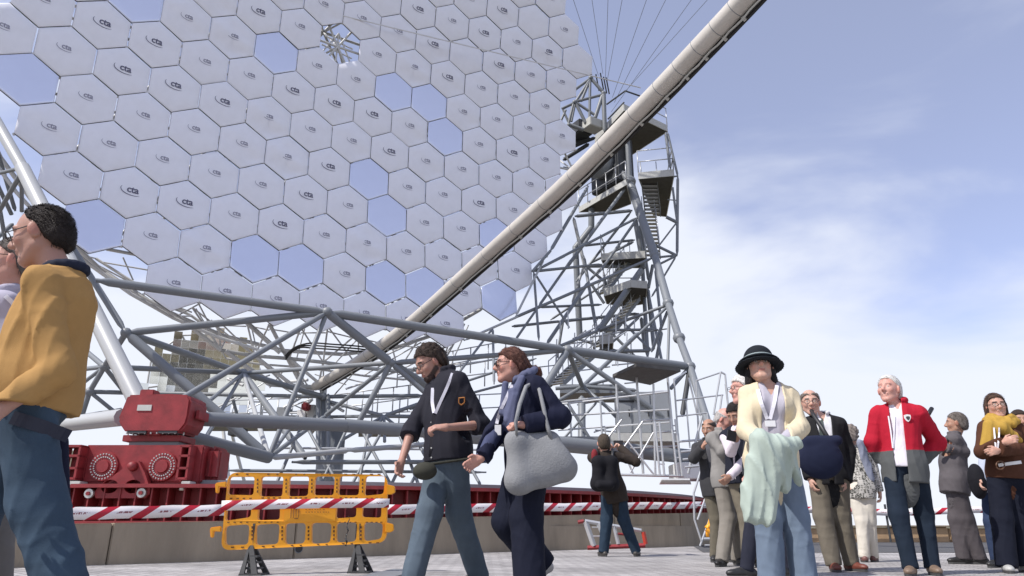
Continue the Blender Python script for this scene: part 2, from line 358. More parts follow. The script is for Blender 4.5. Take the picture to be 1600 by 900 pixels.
# logo: lower case letters over a swoosh
def logo_mesh(mt,name):
    cu=bpy.data.curves.new('logo','FONT'); cu.body='cta'; cu.size=.34; cu.align_x='CENTER'; cu.offset=.006; cu.space_character=.93; cu.resolution_u=2
    o=bpy.data.objects.new('logo_src',cu); C.objects.link(o); dg=bpy.context.evaluated_depsgraph_get(); me0=bpy.data.meshes.new_from_object(o.evaluated_get(dg))
    bpy.data.objects.remove(o)
    v=[tuple(x.co) for x in me0.vertices]; f=[tuple(p.vertices) for p in me0.polygons]; v=[(x*.98+.03,y-.04,0) for x,y,z in v]
    n0=len(v); K=14
    for i in range(K+1):
        t=i/K; a=R(155+t*(300-155)); cx,cy,rx,ry=.06,.06,.40,.20
        wdt=.024*math.sin(math.pi*min(1,max(0,t)))**.6+.003
        px_,py_=cx+rx*math.cos(a),cy+ry*math.sin(a); nx_,ny_=math.cos(a)/rx,math.sin(a)/ry; l=math.hypot(nx_,ny_); nx_/=l;ny_/=l
        v+=[(px_-nx_*wdt/2,py_-ny_*wdt/2,0),(px_+nx_*wdt/2,py_+ny_*wdt/2,0)]
    for i in range(K): f.append((n0+2*i,n0+2*i+1,n0+2*i+3,n0+2*i+2))
    me=bpy.data.meshes.new(name); me.from_pydata(v,[],f); me.materials.append(M[mt]); me.update(); return me
LG1=logo_mesh('ink1','logo'); LG2=logo_mesh('ink2','logo')
bare={(1,-2),(-2,1),(4,-2),(7,-2),(8,-2),(8,-1),(5,1),(5,2),(-2,4),(1,4),(2,4),(4,4),(5,4),(7,4),(8,2)}
blank={(10,-4),(14,-5),(13,-6)}
bold={(0,-1),(1,-1),(4,-3),(1,0),(0,0),(-1,3),(0,3),(2,3),(2,0),(4,-1),(5,-1),(6,-1),(6,0),(4,1),(3,2),(9,-5),(9,-4),(11,-5),(11,-4),(13,-5),(9,-3),(8,1),(10,-1),(12,-6)}
rows={8:(-7,-1),7:(-8,1),6:(-8,2),5:(-8,3),4:(-8,4),3:(-8,5),2:(-7,5),1:(-7,6),0:(-6,6),-1:(-6,7),-2:(-6,8),-3:(-5,8),-4:(-4,8),-5:(-3,8),-6:(-2,8),-7:(-1,8),-8:(1,7)}
facets=[]
for rj,(a,b) in rows.items():
    for ri in range(a,b+1):
        if (ri,rj)==(0,0) : continue
        facets.append((ri,rj))
def basis_m(x,y,z,loc):
    m=Matrix.Identity(4)
    for i,vv in enumerate((x,y,z)): 
        for k in range(3): m[k][i]=vv[k]
    m.translation=loc; return m
for ri,rj in facets:
    i,j=ri+6,rj-3
    u=(ri+.5*rj)*PIT; vv=-rj*.8660254*PIT
    c,nn=dpt(u,vv); rr=random.Random(i*31+j*77)
    nn=(nn+DU*rr.uniform(-.012,.012)+DV*rr.uniform(-.012,.012)).normalized(); x=(DU-nn*DU.dot(nn)).normalized(); y=nn.cross(x)
    isb=(i,j) in bare
    me=BARE if isb else COV[rr.choice((0,0,1,1,2,3,4,5))]
    o=bpy.data.objects.new('mirror_facet',me); C.objects.link(o); o.parent=dish
    mm=basis_m(x,y,nn,c-DC+nn*rr.uniform(-.012,.012)); o.matrix_local=mm
    if isb: o['label']='bare mirror facet without a cover, sky reflection put into its blue colour'
    if not isb and (i,j) not in blank and j>=-8:
        s=.92 if (i,j) in bold else .72
        lo=bpy.data.objects.new('logo',LG1 if (i,j) in bold else LG2); C.objects.link(lo); lo.parent=o
        lo.matrix_local=Matrix.Translation((rr.uniform(-.03,.03),rr.uniform(-.02,.05),.078))@Matrix.Diagonal((s*.95,s,1,1))
# fine white guy rope across the face and thin wire
# back space frame
nodesF={};nodesB={}
for a in range(-5,6):
    for b in range(-5,6):
        u=(a+.5*b)*2*PIT; vv=-b*.8660254*2*PIT
        if u*u+vv*vv<11.6**2: nodesF[(a,b)]=dpt(u,vv,-.30)[0]
        u2=u+PIT; v2=vv-PIT*.577
        if u2*u2+v2*v2<11.0**2: nodesB[(a,b)]=dpt(u2,v2,-2.5)[0]
for (a,b),p in nodesF.items():
    for da,db in ((1,0),(0,1),(-1,1)):
        q=nodesF.get((a+da,b+db))
        if q: tube(dish,'space_frame_tube',p,q,.045,'steel_w',6)
for (a,b),p in nodesB.items():
    for da,db in ((1,0),(0,1),(-1,1)):
        q=nodesB.get((a+da,b+db))
        if q: tube(dish,'space_frame_tube',p,q,.055,'steel_w',6)
    for k in ((a,b),(a+1,b),(a,b+1)):
        q=nodesF.get(k)
        if q and b>=1: tube(dish,'space_frame_tube',p,q,.04,'steel_w',6)
mb=MB()
for (a,b),p in nodesB.items():
    for k in ((a,b),(a+1,b),(a,b+1)):
        q=nodesF.get(k)
        if q and b<1: mb.bar(p,q,.04,6)
# mirror support triangles and actuators behind each facet, joined
for ri,rj in facets:
    u=(ri+.5*rj)*PIT; vv=-rj*.8660254*PIT
    c0=dpt(u,vv,-.30)[0]
    for k in range(3):
        t=R(90+120*k); e=dpt(u+.84*math.cos(t),vv+.84*math.sin(t),-.10)[0]; mb.bar(c0,e,.022,5); 
        mb.bar(e,e+DN*.06,.035,6)
o=mb.build('support_struts',M['steel_w'],dish); o['kind']='stuff'
# instrument frame seen in the centre hole
for a_,b_ in (((-.6,-.5),(0,.6)),((0,.6),(.55,-.45)),((-.6,-.1),(.6,-.25)),((-.5,.3),(.6,.15)),((0,.6),(0,-.6))):
    tube(dish,'centre_bracket',dpt(*a_,-.35)[0],dpt(*b_,-.35)[0],.03,'steel_w',6)
# heavy rim arcs under the dish (lower edge of the elevation frame)
def rimarc(off,rad,a0,a1,r,mt,n=14,name='rim_tube'):
    pts=[dpt(rad*math.cos(R(a0+(a1-a0)*i/n)),rad*math.sin(R(a0+(a1-a0)*i/n)),off)[0] for i in range(n+1)]
    for i in range(n): tube(dish,name,pts[i],pts[i+1],r,mt,8)
rimarc(-1.0,11.9,172,262,.055,'steel_w'); rimarc(-2.5,11.2,185,330,.07,'steel_w')
# lower white space frame hanging under the dish edge
def DT(x1,y1,Y1,x2,y2,Y2,w,mt='steel_w'): return ptube(dish,'space_frame_tube',x1,y1,Y1,x2,y2,Y2,w,mt,7)
c1=[(118,396,20.5),(217,462,21),(277,494,21.5),(345,547,22.5)]; c2_=[(150,404,21.5),(232,456,22),(300,494,22.6),(352,532,23)]
for q in (c1,c2_):
    for a,b in zip(q,q[1:]): DT(*a,*b,7 if q is c1 else 4.5)
for a,b in zip(c1,c2_[1:]): DT(*a,*b,2.5)
for a,b in zip(c1,c2_): DT(*a,*b,2.5)
for a in ((162,410,232,422),(192,402,208,438),(232,456,262,425),(262,490,300,455),(300,455,330,512),(250,470,300,488),(330,500,352,532),(276,494,320,470)): DT(a[0],a[1],21.5,a[2],a[3],22,2.5)
lo_=[(345,547,22.6),(398,556,23),(452,560,23.4),(505,566,23.8),(560,574,24.2),(622,580,24.8),(690,572,25.4)]
hi_=[(300,480,21.6),(340,500,22),(385,500,22.3),(421,506,22.5),(470,512,22.8),(512,510,23),(560,520,23.5),(610,530,24),(652,533,24.4),(700,540,25),(726,506,25.4)]
for a,b in zip(lo_,lo_[1:]): DT(*a,*b,6,'steel_l')
lo2=[(x+8,y+13,z+.8) for x,y,z in lo_]
for a,b in zip(lo2,lo2[1:]): DT(*a,*b,3.5)
import itertools
for i,a in enumerate(hi_):
    k=min(len(lo_)-1,max(0,int(i*.62))); DT(*a,*lo_[k],3); DT(*a,*lo_[min(k+1,len(lo_)-1)],2.6); 
    if i%2==0: DT(a[0]+6,a[1]+2,a[2]+1,*lo2[k],2.2)
for a,b in zip(hi_[1:],hi_[2:]): DT(a[0],a[1]+8,a[2]+.6,b[0],b[1]+10,b[2]+.6,2.2)
for i,a in enumerate(lo_[:-1]):
    DT(*a,430+i*22,600+(i%2)*8,24.5,3.2); 
    if i<5: DT(*a,470+i*12,622,25,2.4)
DT(352,548,22.6,420,600,24,7);DT(420,600,24,500,606,24.4,8,'steel_l');DT(398,556,23,470,612,24.4,6);DT(385,505,22.3,437,552,23,5);DT(421,506,22.5,470,600,24.3,6);DT(452,560,23.4,500,600,24.3,5)
# camera arch: pale tube sweeping up to the right over our heads
apts=[P(492,604,24.2),P(565,560,22.4),P(640,505,20.5),P(760,398,17.6),P(880,290,14.9),P(1005,165,12.5),P(1090,76,11.2),P(1172,-12,10.1)]
for k in range(3): apts.append(apts[-1]+(apts[7+k]-apts[6+k])*1.25+Vector((.1,-.2,.1)))
def cr_spline(pts,n=8):
    o=[]
    for i in range(len(pts)-1):
        p0=pts[max(i-1,0)];p1=pts[i];p2=pts[i+1];p3=pts[min(i+2,len(pts)-1)]
        for k in range(n):
            t=k/n; o.append(.5*((2*p1)+(p2-p0)*t+(2*p0-5*p1+4*p2-p3)*t*t+(3*p1-p0-3*p2+p3)*t**3))
    o.append(pts[-1]); return o
ap=cr_spline(apts); AR=.182
arch=path_tube('camera_arch',ap,AR,'arch',dish,24,rs=[AR*min(1,.82+.18*i/30) for i in range(len(ap))])
arch['label']='long pale round tube'
cb=(Vector((.55,-.25,-.80))).normalized()
def offp(i,k,ang):
    d=(ap[min(i+1,len(ap)-1)]-ap[max(i-1,0)]).normalized(); s=(Vector((1,0,-.55))-d*Vector((1,0,-.55)).dot(d)).normalized(); q=d.cross(s)
    rr=AR*min(1,.82+.18*i/30); return ap[i]+(s*math.cos(ang)+q*math.sin(ang))*(rr+k)
path_tube('cable_duct',[offp(i,.045,.10) for i in range(1,len(ap))],.062,'cable',arch,6); path_tube('cable_duct',[offp(i,.10,.0) for i in range(1,len(ap))],.035,'cable',arch,6)
path_tube('cable',[offp(i,.060+.014*math.sin(i*1.9),-.52) for i in range(1,len(ap))],.020,'fascia',arch,6)
path_tube('cable',[offp(i,.05,.42) for i in range(1,len(ap))],.022,'cable',arch,6)
for i in range(3,len(ap)-2,3):
    d=(ap[i+1]-ap[i]).normalized(); rr=AR*min(1,.82+.18*i/30)
    MB().disc(ap[i],d,rr+.003,.012,24).build('joint_band',M['steel'],arch,True)
    mb=MB().box(offp(i,.05,0),d*.025,(offp(i,.1,0)-offp(i,0,0)).normalized()*.05,d.cross((offp(i,.1,0)-offp(i,0,0)).normalized())*.09).build('cable_clamp',M['fascia'],arch)
# tension cables from the bearing to the arch
for (x1,x2,y2) in ((896,935,118),(925,942,115),(950,946,122),(972,949,125),(1010,957,152),(1040,960,160),(1080,955,175),(1105,975,145)):
    a=P(x2,y2,30.5); b=P(x1+(x1-x2)*1.2,-1.2*y2,18); tube(dish,'tension_cable',a,b,.011,'steel',5)
for x,y in ((931,116),(938,114),(943,120),(947,121)): ptube(dish,'cable_socket',x,y,30.3,x+5,y+26,30.6,2.2,'dark',6)
ptube(dish,'guy_rope',400,-8,21.0,1001,137,27.5,1.9,'rope',6)
ptube(dish,'guy_rope',415,165,22.0,640,292,25.2,.7,'rope',5)
# ================================================================ TELESCOPE MOUNT (azimuth frame and both towers)
mount=thing('telescope_mount','grey tubular steel mount of the telescope with its tall stair tower on the right','telescope mount',OC)
def T(x1,y1,Y1,x2,y2,Y2,w,mt='steel',name='truss_tube'): return ptube(mount,name,x1,y1,Y1,x2,y2,Y2,w,mt)
# --- left leg and tower
A=(222,640,12.9)
T(-60,95,17.0,35,262,15.6,17,'steel_l','tower_leg'); T(35,262,15.6,*A,25,'steel_l','tower_leg')
ball(mount,'node_ball',P(35,262,15.6),.15,'steel_l')
N1=(197,520,15.0);N2=(511,488,16.6);N3=(163,573,15.6);N4=(380,583,20.5);N5=(420,715,15.6);N6=(140,612,15.8);N7=(611,567,17.6);N9=(887,547,20.2);NB=(1078,573,22.6);N10=(505,620,24);N11=(600,650,23);N12=(910,604,22.5)
def E(a,b,w,mt='steel',name='truss_tube'): return T(*a,*b,w,mt,name)
E((35,262,15.8),N1,9); E((35,268,15.8),(-10,345,17.5),7); E((34,265,15.8),(34,330,17),6); E((35,262,15.8),(-20,275,17),6)
T(-6,230,17.5,24,330,18.5,6);T(-8,280,17.5,18,335,18.5,6);T(-5,300,17.5,10,385,18.5,6);T(-20,385,18,20,350,19,7);T(-20,150,17,-2,260,18,6)
T(150,438,14.3,*N2,13); E(N1,N2,11); E(N1,N4,10); E(N1,N5,16); E(N1,N3,9)
E(N3,N6,8);E(N6,(126,655,16),8);E(N3,N4,8);E(N3,(197,616,16.4),7);E(N3,(120,578,16.6),7);E(N3,(112,530,17),8);E(N3,(112,612,16.2),6)
E(N6,(212,614,16.6),7);E(N6,(182,646,16.2),6);E(N6,(112,640,16.2),6);T(128,650,16.2,190,640,16.4,6)
T(60,668,16.5,192,652,13.0,24,'steel_l','bottom_chord')
T(240,668,12.9,*N5,20,'steel','bottom_chord')
E(N2,(262,636,13.4),9);E(N2,N5,8);E(N2,N7,14);E(N2,N9,13)
E(N7,(760,661,21.5),12);E(N7,(720,662,18),8);E(N4,N7,7);E(N7,N9,8);E(N7,(505,652,19),7);E(N7,(556,668,17.6),9)
E(N4,(325,628,17),6);E(N4,(318,690,16),6);E(N4,N5,7,'steel_l');E(N4,(477,716,17.2),11);E(N4,N10,9)
T(150,612,24,*N10,6,'steel');E(N10,(660,618,24.5),6);T(497,616,24,497,722,23,7);T(513,616,24,513,722,23,7);T(505,615,24.2,505,722,23.4,9)
T(512,627,24,*N11,6);E(N11,(700,615,25),6);E(N11,(700,652,25),6);E(N11,(577,682,22),5);E(N11,(648,690,22),5);E(N11,(470,652,25),5);E(N11,(601,690,22),5);E(N11,(530,690,22),5)
# main lower chord toward the far bogie
T(303,654,12.9,540,665,15.2,21,'steel','bottom_chord');T(540,665,15.2,700,677,17,20,'steel','bottom_chord');T(700,677,17,1105,716,20.2,24,'steel','bottom_chord')
T(424,715,15.7,545,704,17,9,'steel_l');T(545,704,17,720,690,19,8,'steel_l');T(456,722,16.2,760,722,19,7)
E(N5,(508,650,18),7);E(N5,(466,650,19),6)
for k,(xa,xb) in enumerate(((543,500),(563,612),(600,548),(577,560),(655,610),(640,690),(690,640),(655,705),(480,530),(470,430),(700,752),(740,695),(620,655))): T(xa,668,18.5,xb,760,17.6,5)
T(440,700,18.4,770,703,19.5,3.5,'galv','rail_tube');T(350,735,17.5,760,738,18.5,5)
# --- right front of the lower frame
E(N9,NB,13);E(N9,(838,552,21.5),7,'steel_l');E(N9,(830,640,19.2),12);E(N9,N12,8);E(N9,(1038,652,20.6),8)
E(N12,(868,607,22.5),6);E(N12,(995,610,22.5),6);E(N12,(962,647,21.6),6);E(N12,(960,591,23),5);E(N12,(997,520,25),6);E(N12,(850,640,22),6)
E(NB,(1048,607,22.2),6);E(NB,(1066,650,21.6),8,'dark')
T(725,532,24,842,480,26,4,'steel_l');T(770,513,24,700,605,22,4);T(770,513,24,772,600,22,4);T(700,605,22,838,560,23,4)
T(620,590,24,780,560,25,3,'steel_l');T(640,640,24,790,600,25,4)
# cylinder column, trusses behind
T(909,620,24,909,690,23,12);T(933,628,21,880,686,21,4);T(940,628,21,962,652,21,4);T(887,630,21,922,686,21,5);T(876,628,21,1043,611,21,4,'galv')
# --- right elevation tower
TY=30.5
def W(x1,y1,x2,y2,w,dy=0,dy2=None,mt='steel',name='truss_tube'):
    return T(x1,y1,TY+dy,x2,y2,TY+(dy if dy2 is None else dy2),w*.9,mt,name)
leg=[(984,284,-.5),(1000,333,-1.2),(1023,399,-2.6),(1044,474,-4.8),(1061,528,-6.6),(1078,573,-7.9)]
for a,b,w_ in zip(leg,leg[1:],(15,15,14,13,13)): W(a[0],a[1],b[0],b[1],w_,a[2],b[2],name='tower_leg')
W(1078,573,1118,700,14,-7.9,-10.6,name='tower_leg')
for x,y,d in leg[1:5]: ball(mount,'node_ball',P(x,y,TY+d),.22)
ball(mount,'node_ball',P(984,284,TY-.5),.30); 
for nn_,r in ((N1,.12),(N2,.14),(N4,.14),(N7,.11),(N9,.16),(NB,.19),(N3,.10),(N6,.10),(N10,.15),(N12,.12)): ball(mount,'node_ball',P(*nn_),r)
W(980,212,984,284,9,-.4);W(951,250,984,284,12,.2,-.5)
near=[(1040,207,1047,262,5),(1043,207,1059,275,4),(1059,275,1058,399,5),(1051,293,1055,325,4),(1055,325,1058,346,4),(1041,339,1057,347,6),(1057,348,1028,386,3),(1024,383,1057,399,5),(1028,402,1058,399,4),(1030,413,1054,401,4),(1056,401,1018,464,3.5),(1053,276,1059,275,3),(1043,312,1057,313,2)]
for a in near: W(*a,dy=-1.5)
W(919,291,860,392,6,-1,-4);W(850,405,806,494,4,-4,-6,mt='steel_l');W(860,392,832,424,5,-4,-4.6)
W(898,338,988,329,6,-.5);W(924,326,924,358,11,1.2);W(924,356,899,388,12,1.2);W(899,386,900,405,11,1.2);W(900,400,906,532,11,1.2)
W(896,340,914,418,6,-1,mt='steel_l');W(912,400,933,522,6,-1,-2);W(979,291,883,421,6,-.8,-2.2);W(998,339,842,420,5,-1,-3.6);W(986,331,900,440,4.5,.6);W(996,341,938,424,5,-1.2,-1.6)
W(911,384,992,375,4.5,0);W(920,412,990,378,4.5,1.2);W(992,341,1006,420,9,0);W(1003,400,1012,560,7,.4,-1);W(1000,350,1014,440,6,1.5)
W(916,416,992,416,5.5,0);W(1022,402,800,498,5.5,-2.6,-5.2);W(940,413,834,424,5,-1,-4.4);W(834,424,842,532,4.5,-4.4,-5.5);W(836,428,890,512,4,-4,-4);W(894,404,842,478,5,-2,-4);W(842,478,806,530,4.5,-4,-5)
W(884,399,834,424,4.5,-3,-4.4);W(912,416,894,474,4.5,0,mt='steel_l');W(956,400,922,438,4.5,-1);W(920,440,854,538,6.5,-2,-4);W(842,480,940,476,4.5,-3,-2);W(800,510,876,502,5,-3,-2);W(876,502,998,490,5.5,-2,0)
W(924,444,944,474,5,-.5);W(918,418,957,450,5,0);W(1002,422,936,516,11,-1,-2,name='stair_stringer');W(1044,476,936,516,5.5,-4.8,-3);W(936,516,874,541,5.5,-3,-5)
W(1044,478,940,577,5,-4.8,-6);W(938,516,1028,515,5,-3,-4);W(1000,494,934,556,5,-1,-2);W(964,494,1018,548,4.5,-1,-3);W(950,549,1016,548,6,-3,-3)
W(1044,484,1018,550,5.5,-4.8,-5);W(1046,488,1043,580,5,-4.9,-6);W(1034,518,1022,580,6,-3);W(1012,452,1036,575,5,-1,-4);W(1024,420,1034,516,5,-2,-3);W(1012,450,1022,545,7,.5,-1);W(1002,496,1008,548,7,1);W(1020,414,1013,450,6,0)
W(860,500,950,440,4,3);W(870,560,880,500,5,2.5);W(955,520,1010,575,5,2);W(905,530,1000,560,5,1);W(940,577,912,602,5,-6,-7)
# bearing block, drive box, top frame
bd=(DU*1).normalized(); bn=Vector((DN.x,DN.y,0)).normalized()
bc=P(956,262,TY+.6)
MB().box(bc,bd*.55,bn*1.0,Vector((0,0,1.25))).build('bearing_housing',M['dark'],mount,bevel=.06)
MB().disc(bc-bd*.9,bd,.75,.4,28).build('bearing_ring',M['steel'],mount,True)
MB().box(P(926,196,TY-.6),bd*.42,bn*.35,Vector((0,0,.24))).build('drive_box',M['fascia'],mount,bevel=.03)
MB().box(P(905,205,TY+.3),bd*.42,bn*.55,Vector((0,0,.35))).build('motor',M['dark'],mount,bevel=.05)
top=[(923,122,943,145,6),(923,122,885,150,5),(923,122,899,160,5),(923,122,908,158,5),(922,124,921,188,5),(941,148,899,159,5),(943,145,945,205,8),(941,150,930,184,7),(899,160,878,170,5),(896,162,888,195,5),(899,160,915,192,6),(900,160,930,180,5),(890,195,912,203,7),(880,172,890,195,4),(876,190,884,172,4),(899,160,893,190,4)]
for a in top: W(*a,dy=-.8)
for x,y in ((923,122),(943,146),(898,160),(889,196)): ball(mount,'node_ball',P(x,y,TY-.8),.13)
for a in ((977,142,948,163,3),(977,142,1000,150,3),(975,160,950,186,3),(880,200,905,195,8),(885,215,912,205,6),(900,225,920,215,9),(882,235,930,215,6),(880,250,920,225,7),(895,262,930,240,9),(880,262,905,268,5),(905,290,925,262,7)): W(*a,dy=.6,mt='dark')
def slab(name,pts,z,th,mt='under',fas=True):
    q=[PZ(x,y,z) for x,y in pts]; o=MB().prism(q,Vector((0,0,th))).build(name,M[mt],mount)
    if fas:
        mb=MB()
        for a,b in zip(q,q[1:]+q[:1]):
            d=(b-a); n_=Vector((d.y,-d.x,0)).normalized()*.02
            if d.length>.2: mb.box((a+b)/2+Vector((0,0,th/2+.04)),d/2,n_,Vector((0,0,th/2+.07)))
        mb.build('platform_edge',M['fascia'],o)
    return q,o
def railing(a,b,h=1.05,n=None,r=.024,mids=2,parent=None,mt='galv',name='handrail'):
    a,b=Vector(a),Vector(b); n=n or max(1,int(round((b-a).length/1.1))); mb=MB(); up=Vector((0,0,h))
    for i in range(n+1): mb.bar(a+(b-a)*i/n,a+(b-a)*i/n+up,r,6)
    for k in range(mids): mb.bar(a+up*(k+1)/mids,b+up*(k+1)/mids,r,6)
    return mb.build(name,M[mt],parent or mount,True)
def zat(px,py,Y): return P(px,py,Y).z
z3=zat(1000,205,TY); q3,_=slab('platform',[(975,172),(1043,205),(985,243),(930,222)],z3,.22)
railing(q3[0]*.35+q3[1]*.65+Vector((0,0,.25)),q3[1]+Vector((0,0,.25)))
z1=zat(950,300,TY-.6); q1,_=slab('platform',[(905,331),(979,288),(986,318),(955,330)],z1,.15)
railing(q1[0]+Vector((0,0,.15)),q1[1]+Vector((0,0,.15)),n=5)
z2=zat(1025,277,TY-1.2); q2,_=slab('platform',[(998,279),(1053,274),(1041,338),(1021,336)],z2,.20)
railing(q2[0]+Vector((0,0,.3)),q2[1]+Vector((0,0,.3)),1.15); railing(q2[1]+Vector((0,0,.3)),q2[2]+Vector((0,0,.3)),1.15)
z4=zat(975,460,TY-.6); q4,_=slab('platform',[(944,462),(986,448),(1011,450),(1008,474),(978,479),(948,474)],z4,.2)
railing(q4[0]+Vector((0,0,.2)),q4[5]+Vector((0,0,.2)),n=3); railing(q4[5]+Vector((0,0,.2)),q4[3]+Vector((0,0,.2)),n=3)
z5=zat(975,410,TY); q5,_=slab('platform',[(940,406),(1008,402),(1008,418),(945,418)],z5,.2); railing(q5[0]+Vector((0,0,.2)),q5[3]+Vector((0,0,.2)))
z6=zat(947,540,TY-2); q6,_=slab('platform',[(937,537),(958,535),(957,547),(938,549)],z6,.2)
def stair(x1,y1,x2,y2,Ya,Yb,wid,n,dirv=None,name='stair'):
    a,b=P(x1,y1,Ya),P(x2,y2,Yb); dv=Vector(dirv) if dirv else Vector((b.x-a.x,b.y-a.y,0)).cross(Vector((0,0,1))).normalized()
    par=MB(); 
    for s in(0,1): par.box((a+b)/2+dv*wid*s,(b-a)/2,dv*.02,Vector((0,0,.10)))
    o=par.build(name,M['steel'],mount)
    run=Vector((b.x-a.x,b.y-a.y,0)); run=run.normalized() if run.length>.1 else Vector((0,1,0))
    for i in range(n):
        c=a+(b-a)*((i+.5)/n)+dv*wid/2; MB().box(c,dv*wid/2,run*.12,Vector((0,0,.018))).build('tread',M['galv'],o)
    mb=MB()
    for s in(0,1):
        mb.bar(a+dv*wid*s+Vector((0,0,1)),b+dv*wid*s+Vector((0,0,1)),.022); mb.bar(a+dv*wid*s+Vector((0,0,.5)),b+dv*wid*s+Vector((0,0,.5)),.018)
        for i in range(5): c=a+(b-a)*i/4+dv*wid*s; mb.bar(c,c+Vector((0,0,1)),.02)
    mb.build('handrail',M['galv'],o,True)
stair(1004,336,1010,402,31.5,29.2,.62,11,(1,0,0));stair(1002,282,1008,336,29.8,31.5,.75,9,(1,0,0))
stair(985,408,950,455,30.6,29.9,.7,10);stair(1000,466,945,540,30,28.6,.7,13);stair(938,548,880,600,28.4,26.5,.7,12)
for c in ((875,560,892,534),(905,525,930,512),(880,545,940,505),(868,575,870,530),(897,560,898,520),(930,550,931,505),(950,560,952,520)): W(*c,2.2,-3,mt='galv')
# base gallery, electric cabinets and railings at the foot of the tower
gz=zat(1000,690,19.6)
def gal(name,x0,x1,Y0,Y1,z,th,mt): return MB().prism([Vector((PX(x0,Y0,z),Y0,z)),Vector((PX(x1,Y0,z),Y0,z)),Vector((PX(x1,Y1,z),Y1,z)),Vector((PX(x0,Y1,z),Y1,z))],Vector((0,0,th))).build(name,M[mt],mount)
gal('gallery_deck',955,1062,19.5,21.6,gz,.22,'fascia')
gal('gallery_deck',875,970,24,26,zat(920,614,24),.3,'steel')
gal('gallery_deck',560,850,25,27,zat(700,672,25),.25,'steel')
def cab(x0,x1,y0,y1,Y,name='cabinet',mt='cabinet',dpt_=.5):
    a=P(x0,y1,Y);b=P(x1,y0,Y); o=MB().abox(a.x,b.x,Y,Y+dpt_,a.z,b.z).build(name,M[mt],mount,bevel=.02); return a,b,o
a,b,o=cab(966,1046,612,680,20.6)
for f0,f1 in((.02,.26),(.30,.62),(.64,.98)):
    MB().abox(a.x+(b.x-a.x)*f0,a.x+(b.x-a.x)*f1,20.57,20.602,a.z+.06,b.z-.05).build('door_panel',M['cabinet'],o,bevel=.012)
    MB().abox(a.x+(b.x-a.x)*(f1-.05),a.x+(b.x-a.x)*(f1-.03),20.54,20.57,(a.z+b.z)/2-.1,(a.z+b.z)/2+.1).build('handle',M['black'],o)
MB().abox(a.x+.06,a.x+.5,20.56,20.572,b.z-.32,b.z-.26).build('name_strip',M['black'],o)
for (x0,y0,x1,y1,Y) in ((872,690,1050,656,20.2),(880,657,1046,641,20.0),(878,628,1044,610,19.8)):
    pass
for y0,y1 in((650,640),(672,660)): T(872,y0,20.4,1046,y1,19.6,3,'galv','rail_tube')
T(872,632,20.4,1046,612,19.6,3,'galv','rail_tube')
for x,yt in((890,630),(938,626),(965,620)): T(x,yt,20,x+3,686,20,3,'galv','rail_post')
gal('gallery_deck',862,960,19.8,21,zat(900,690,20),.12,'steel')
# far railings seen through the frame
for (x0,y0,x1,y1,Y) in ((515,660,660,640,26),(360,668,500,662,26),(620,606,790,572,26),(640,618,870,590,26.5),(580,668,830,655,25.5)):
    railing(P(x0,y0,Y),P(x1,y1,Y+.8),1.0,n=6)
# central pivot machinery, pale clutter under the dish foot
rr=random.Random(5)
for k in range(34):
    x=rr.uniform(345,520); y=rr.uniform(575,650); Y=rr.uniform(24.5,28)
    x2=x+rr.uniform(-55,55); y2=y+rr.uniform(-14,34); ptube(mount,'service_pipe',x,y,Y,x2,y2,Y+rr.uniform(-.5,.5),rr.choice((2,2.5,3,5)),rr.choice(('steel_w','steel_w','galv','steel')),6)
gal('gallery_deck',330,520,24.8,27.2,zat(430,660,24.8),.25,'steel')
for x0,x1,y0,y1,mt in ((478,492,632,662,'fascia'),(497,506,600,640,'steel'),(462,478,640,664,'white'),(430,446,636,660,'cabinet'),(355,380,668,680,'dark')): cab(x0,x1,y0,y1,24.6,'valve_block',mt,.5)
MB().abox(P(470,636,24.2).x,P(481,636,24.2).x,24.2,24.6,P(475,640,24.2).z,P(475,628,24.2).z).build('red_motor',M['red'],mount,bevel=.05)
MB().disc(Vector((OC.x,OC.y,.4)),(0,0,1),.45,3.2,28).build('pivot_drum',M['steel'],mount,True)
for k in range(3):
    q=[(446,556+k*3),(456,546+k*2),(470,539+k*2),(490,536+k*4),(520,538+k*4),(560,541+k*4),(598,546+k*4)]
    path_tube('hose',cr_spline([P(x,y,23.0+.1*k) for x,y in q],4),.028,'cable',mount,6)
rr=random.Random(11)
for k in range(46):     # handrails, cable trays and ladders between the tower legs
    x=rr.uniform(868,1015); y=rr.uniform(500,690); Yk=rr.uniform(23,30)
    if rr.random()<.45: T(x,y,Yk,x+rr.uniform(-1,1),y-rr.uniform(14,30),Yk,2,'galv','rail_post')
    else: T(x,y,Yk,x+rr.uniform(18,60),y+rr.uniform(-16,6),Yk+.4,2.2,rr.choice(('galv','galv','steel')),'rail_tube')
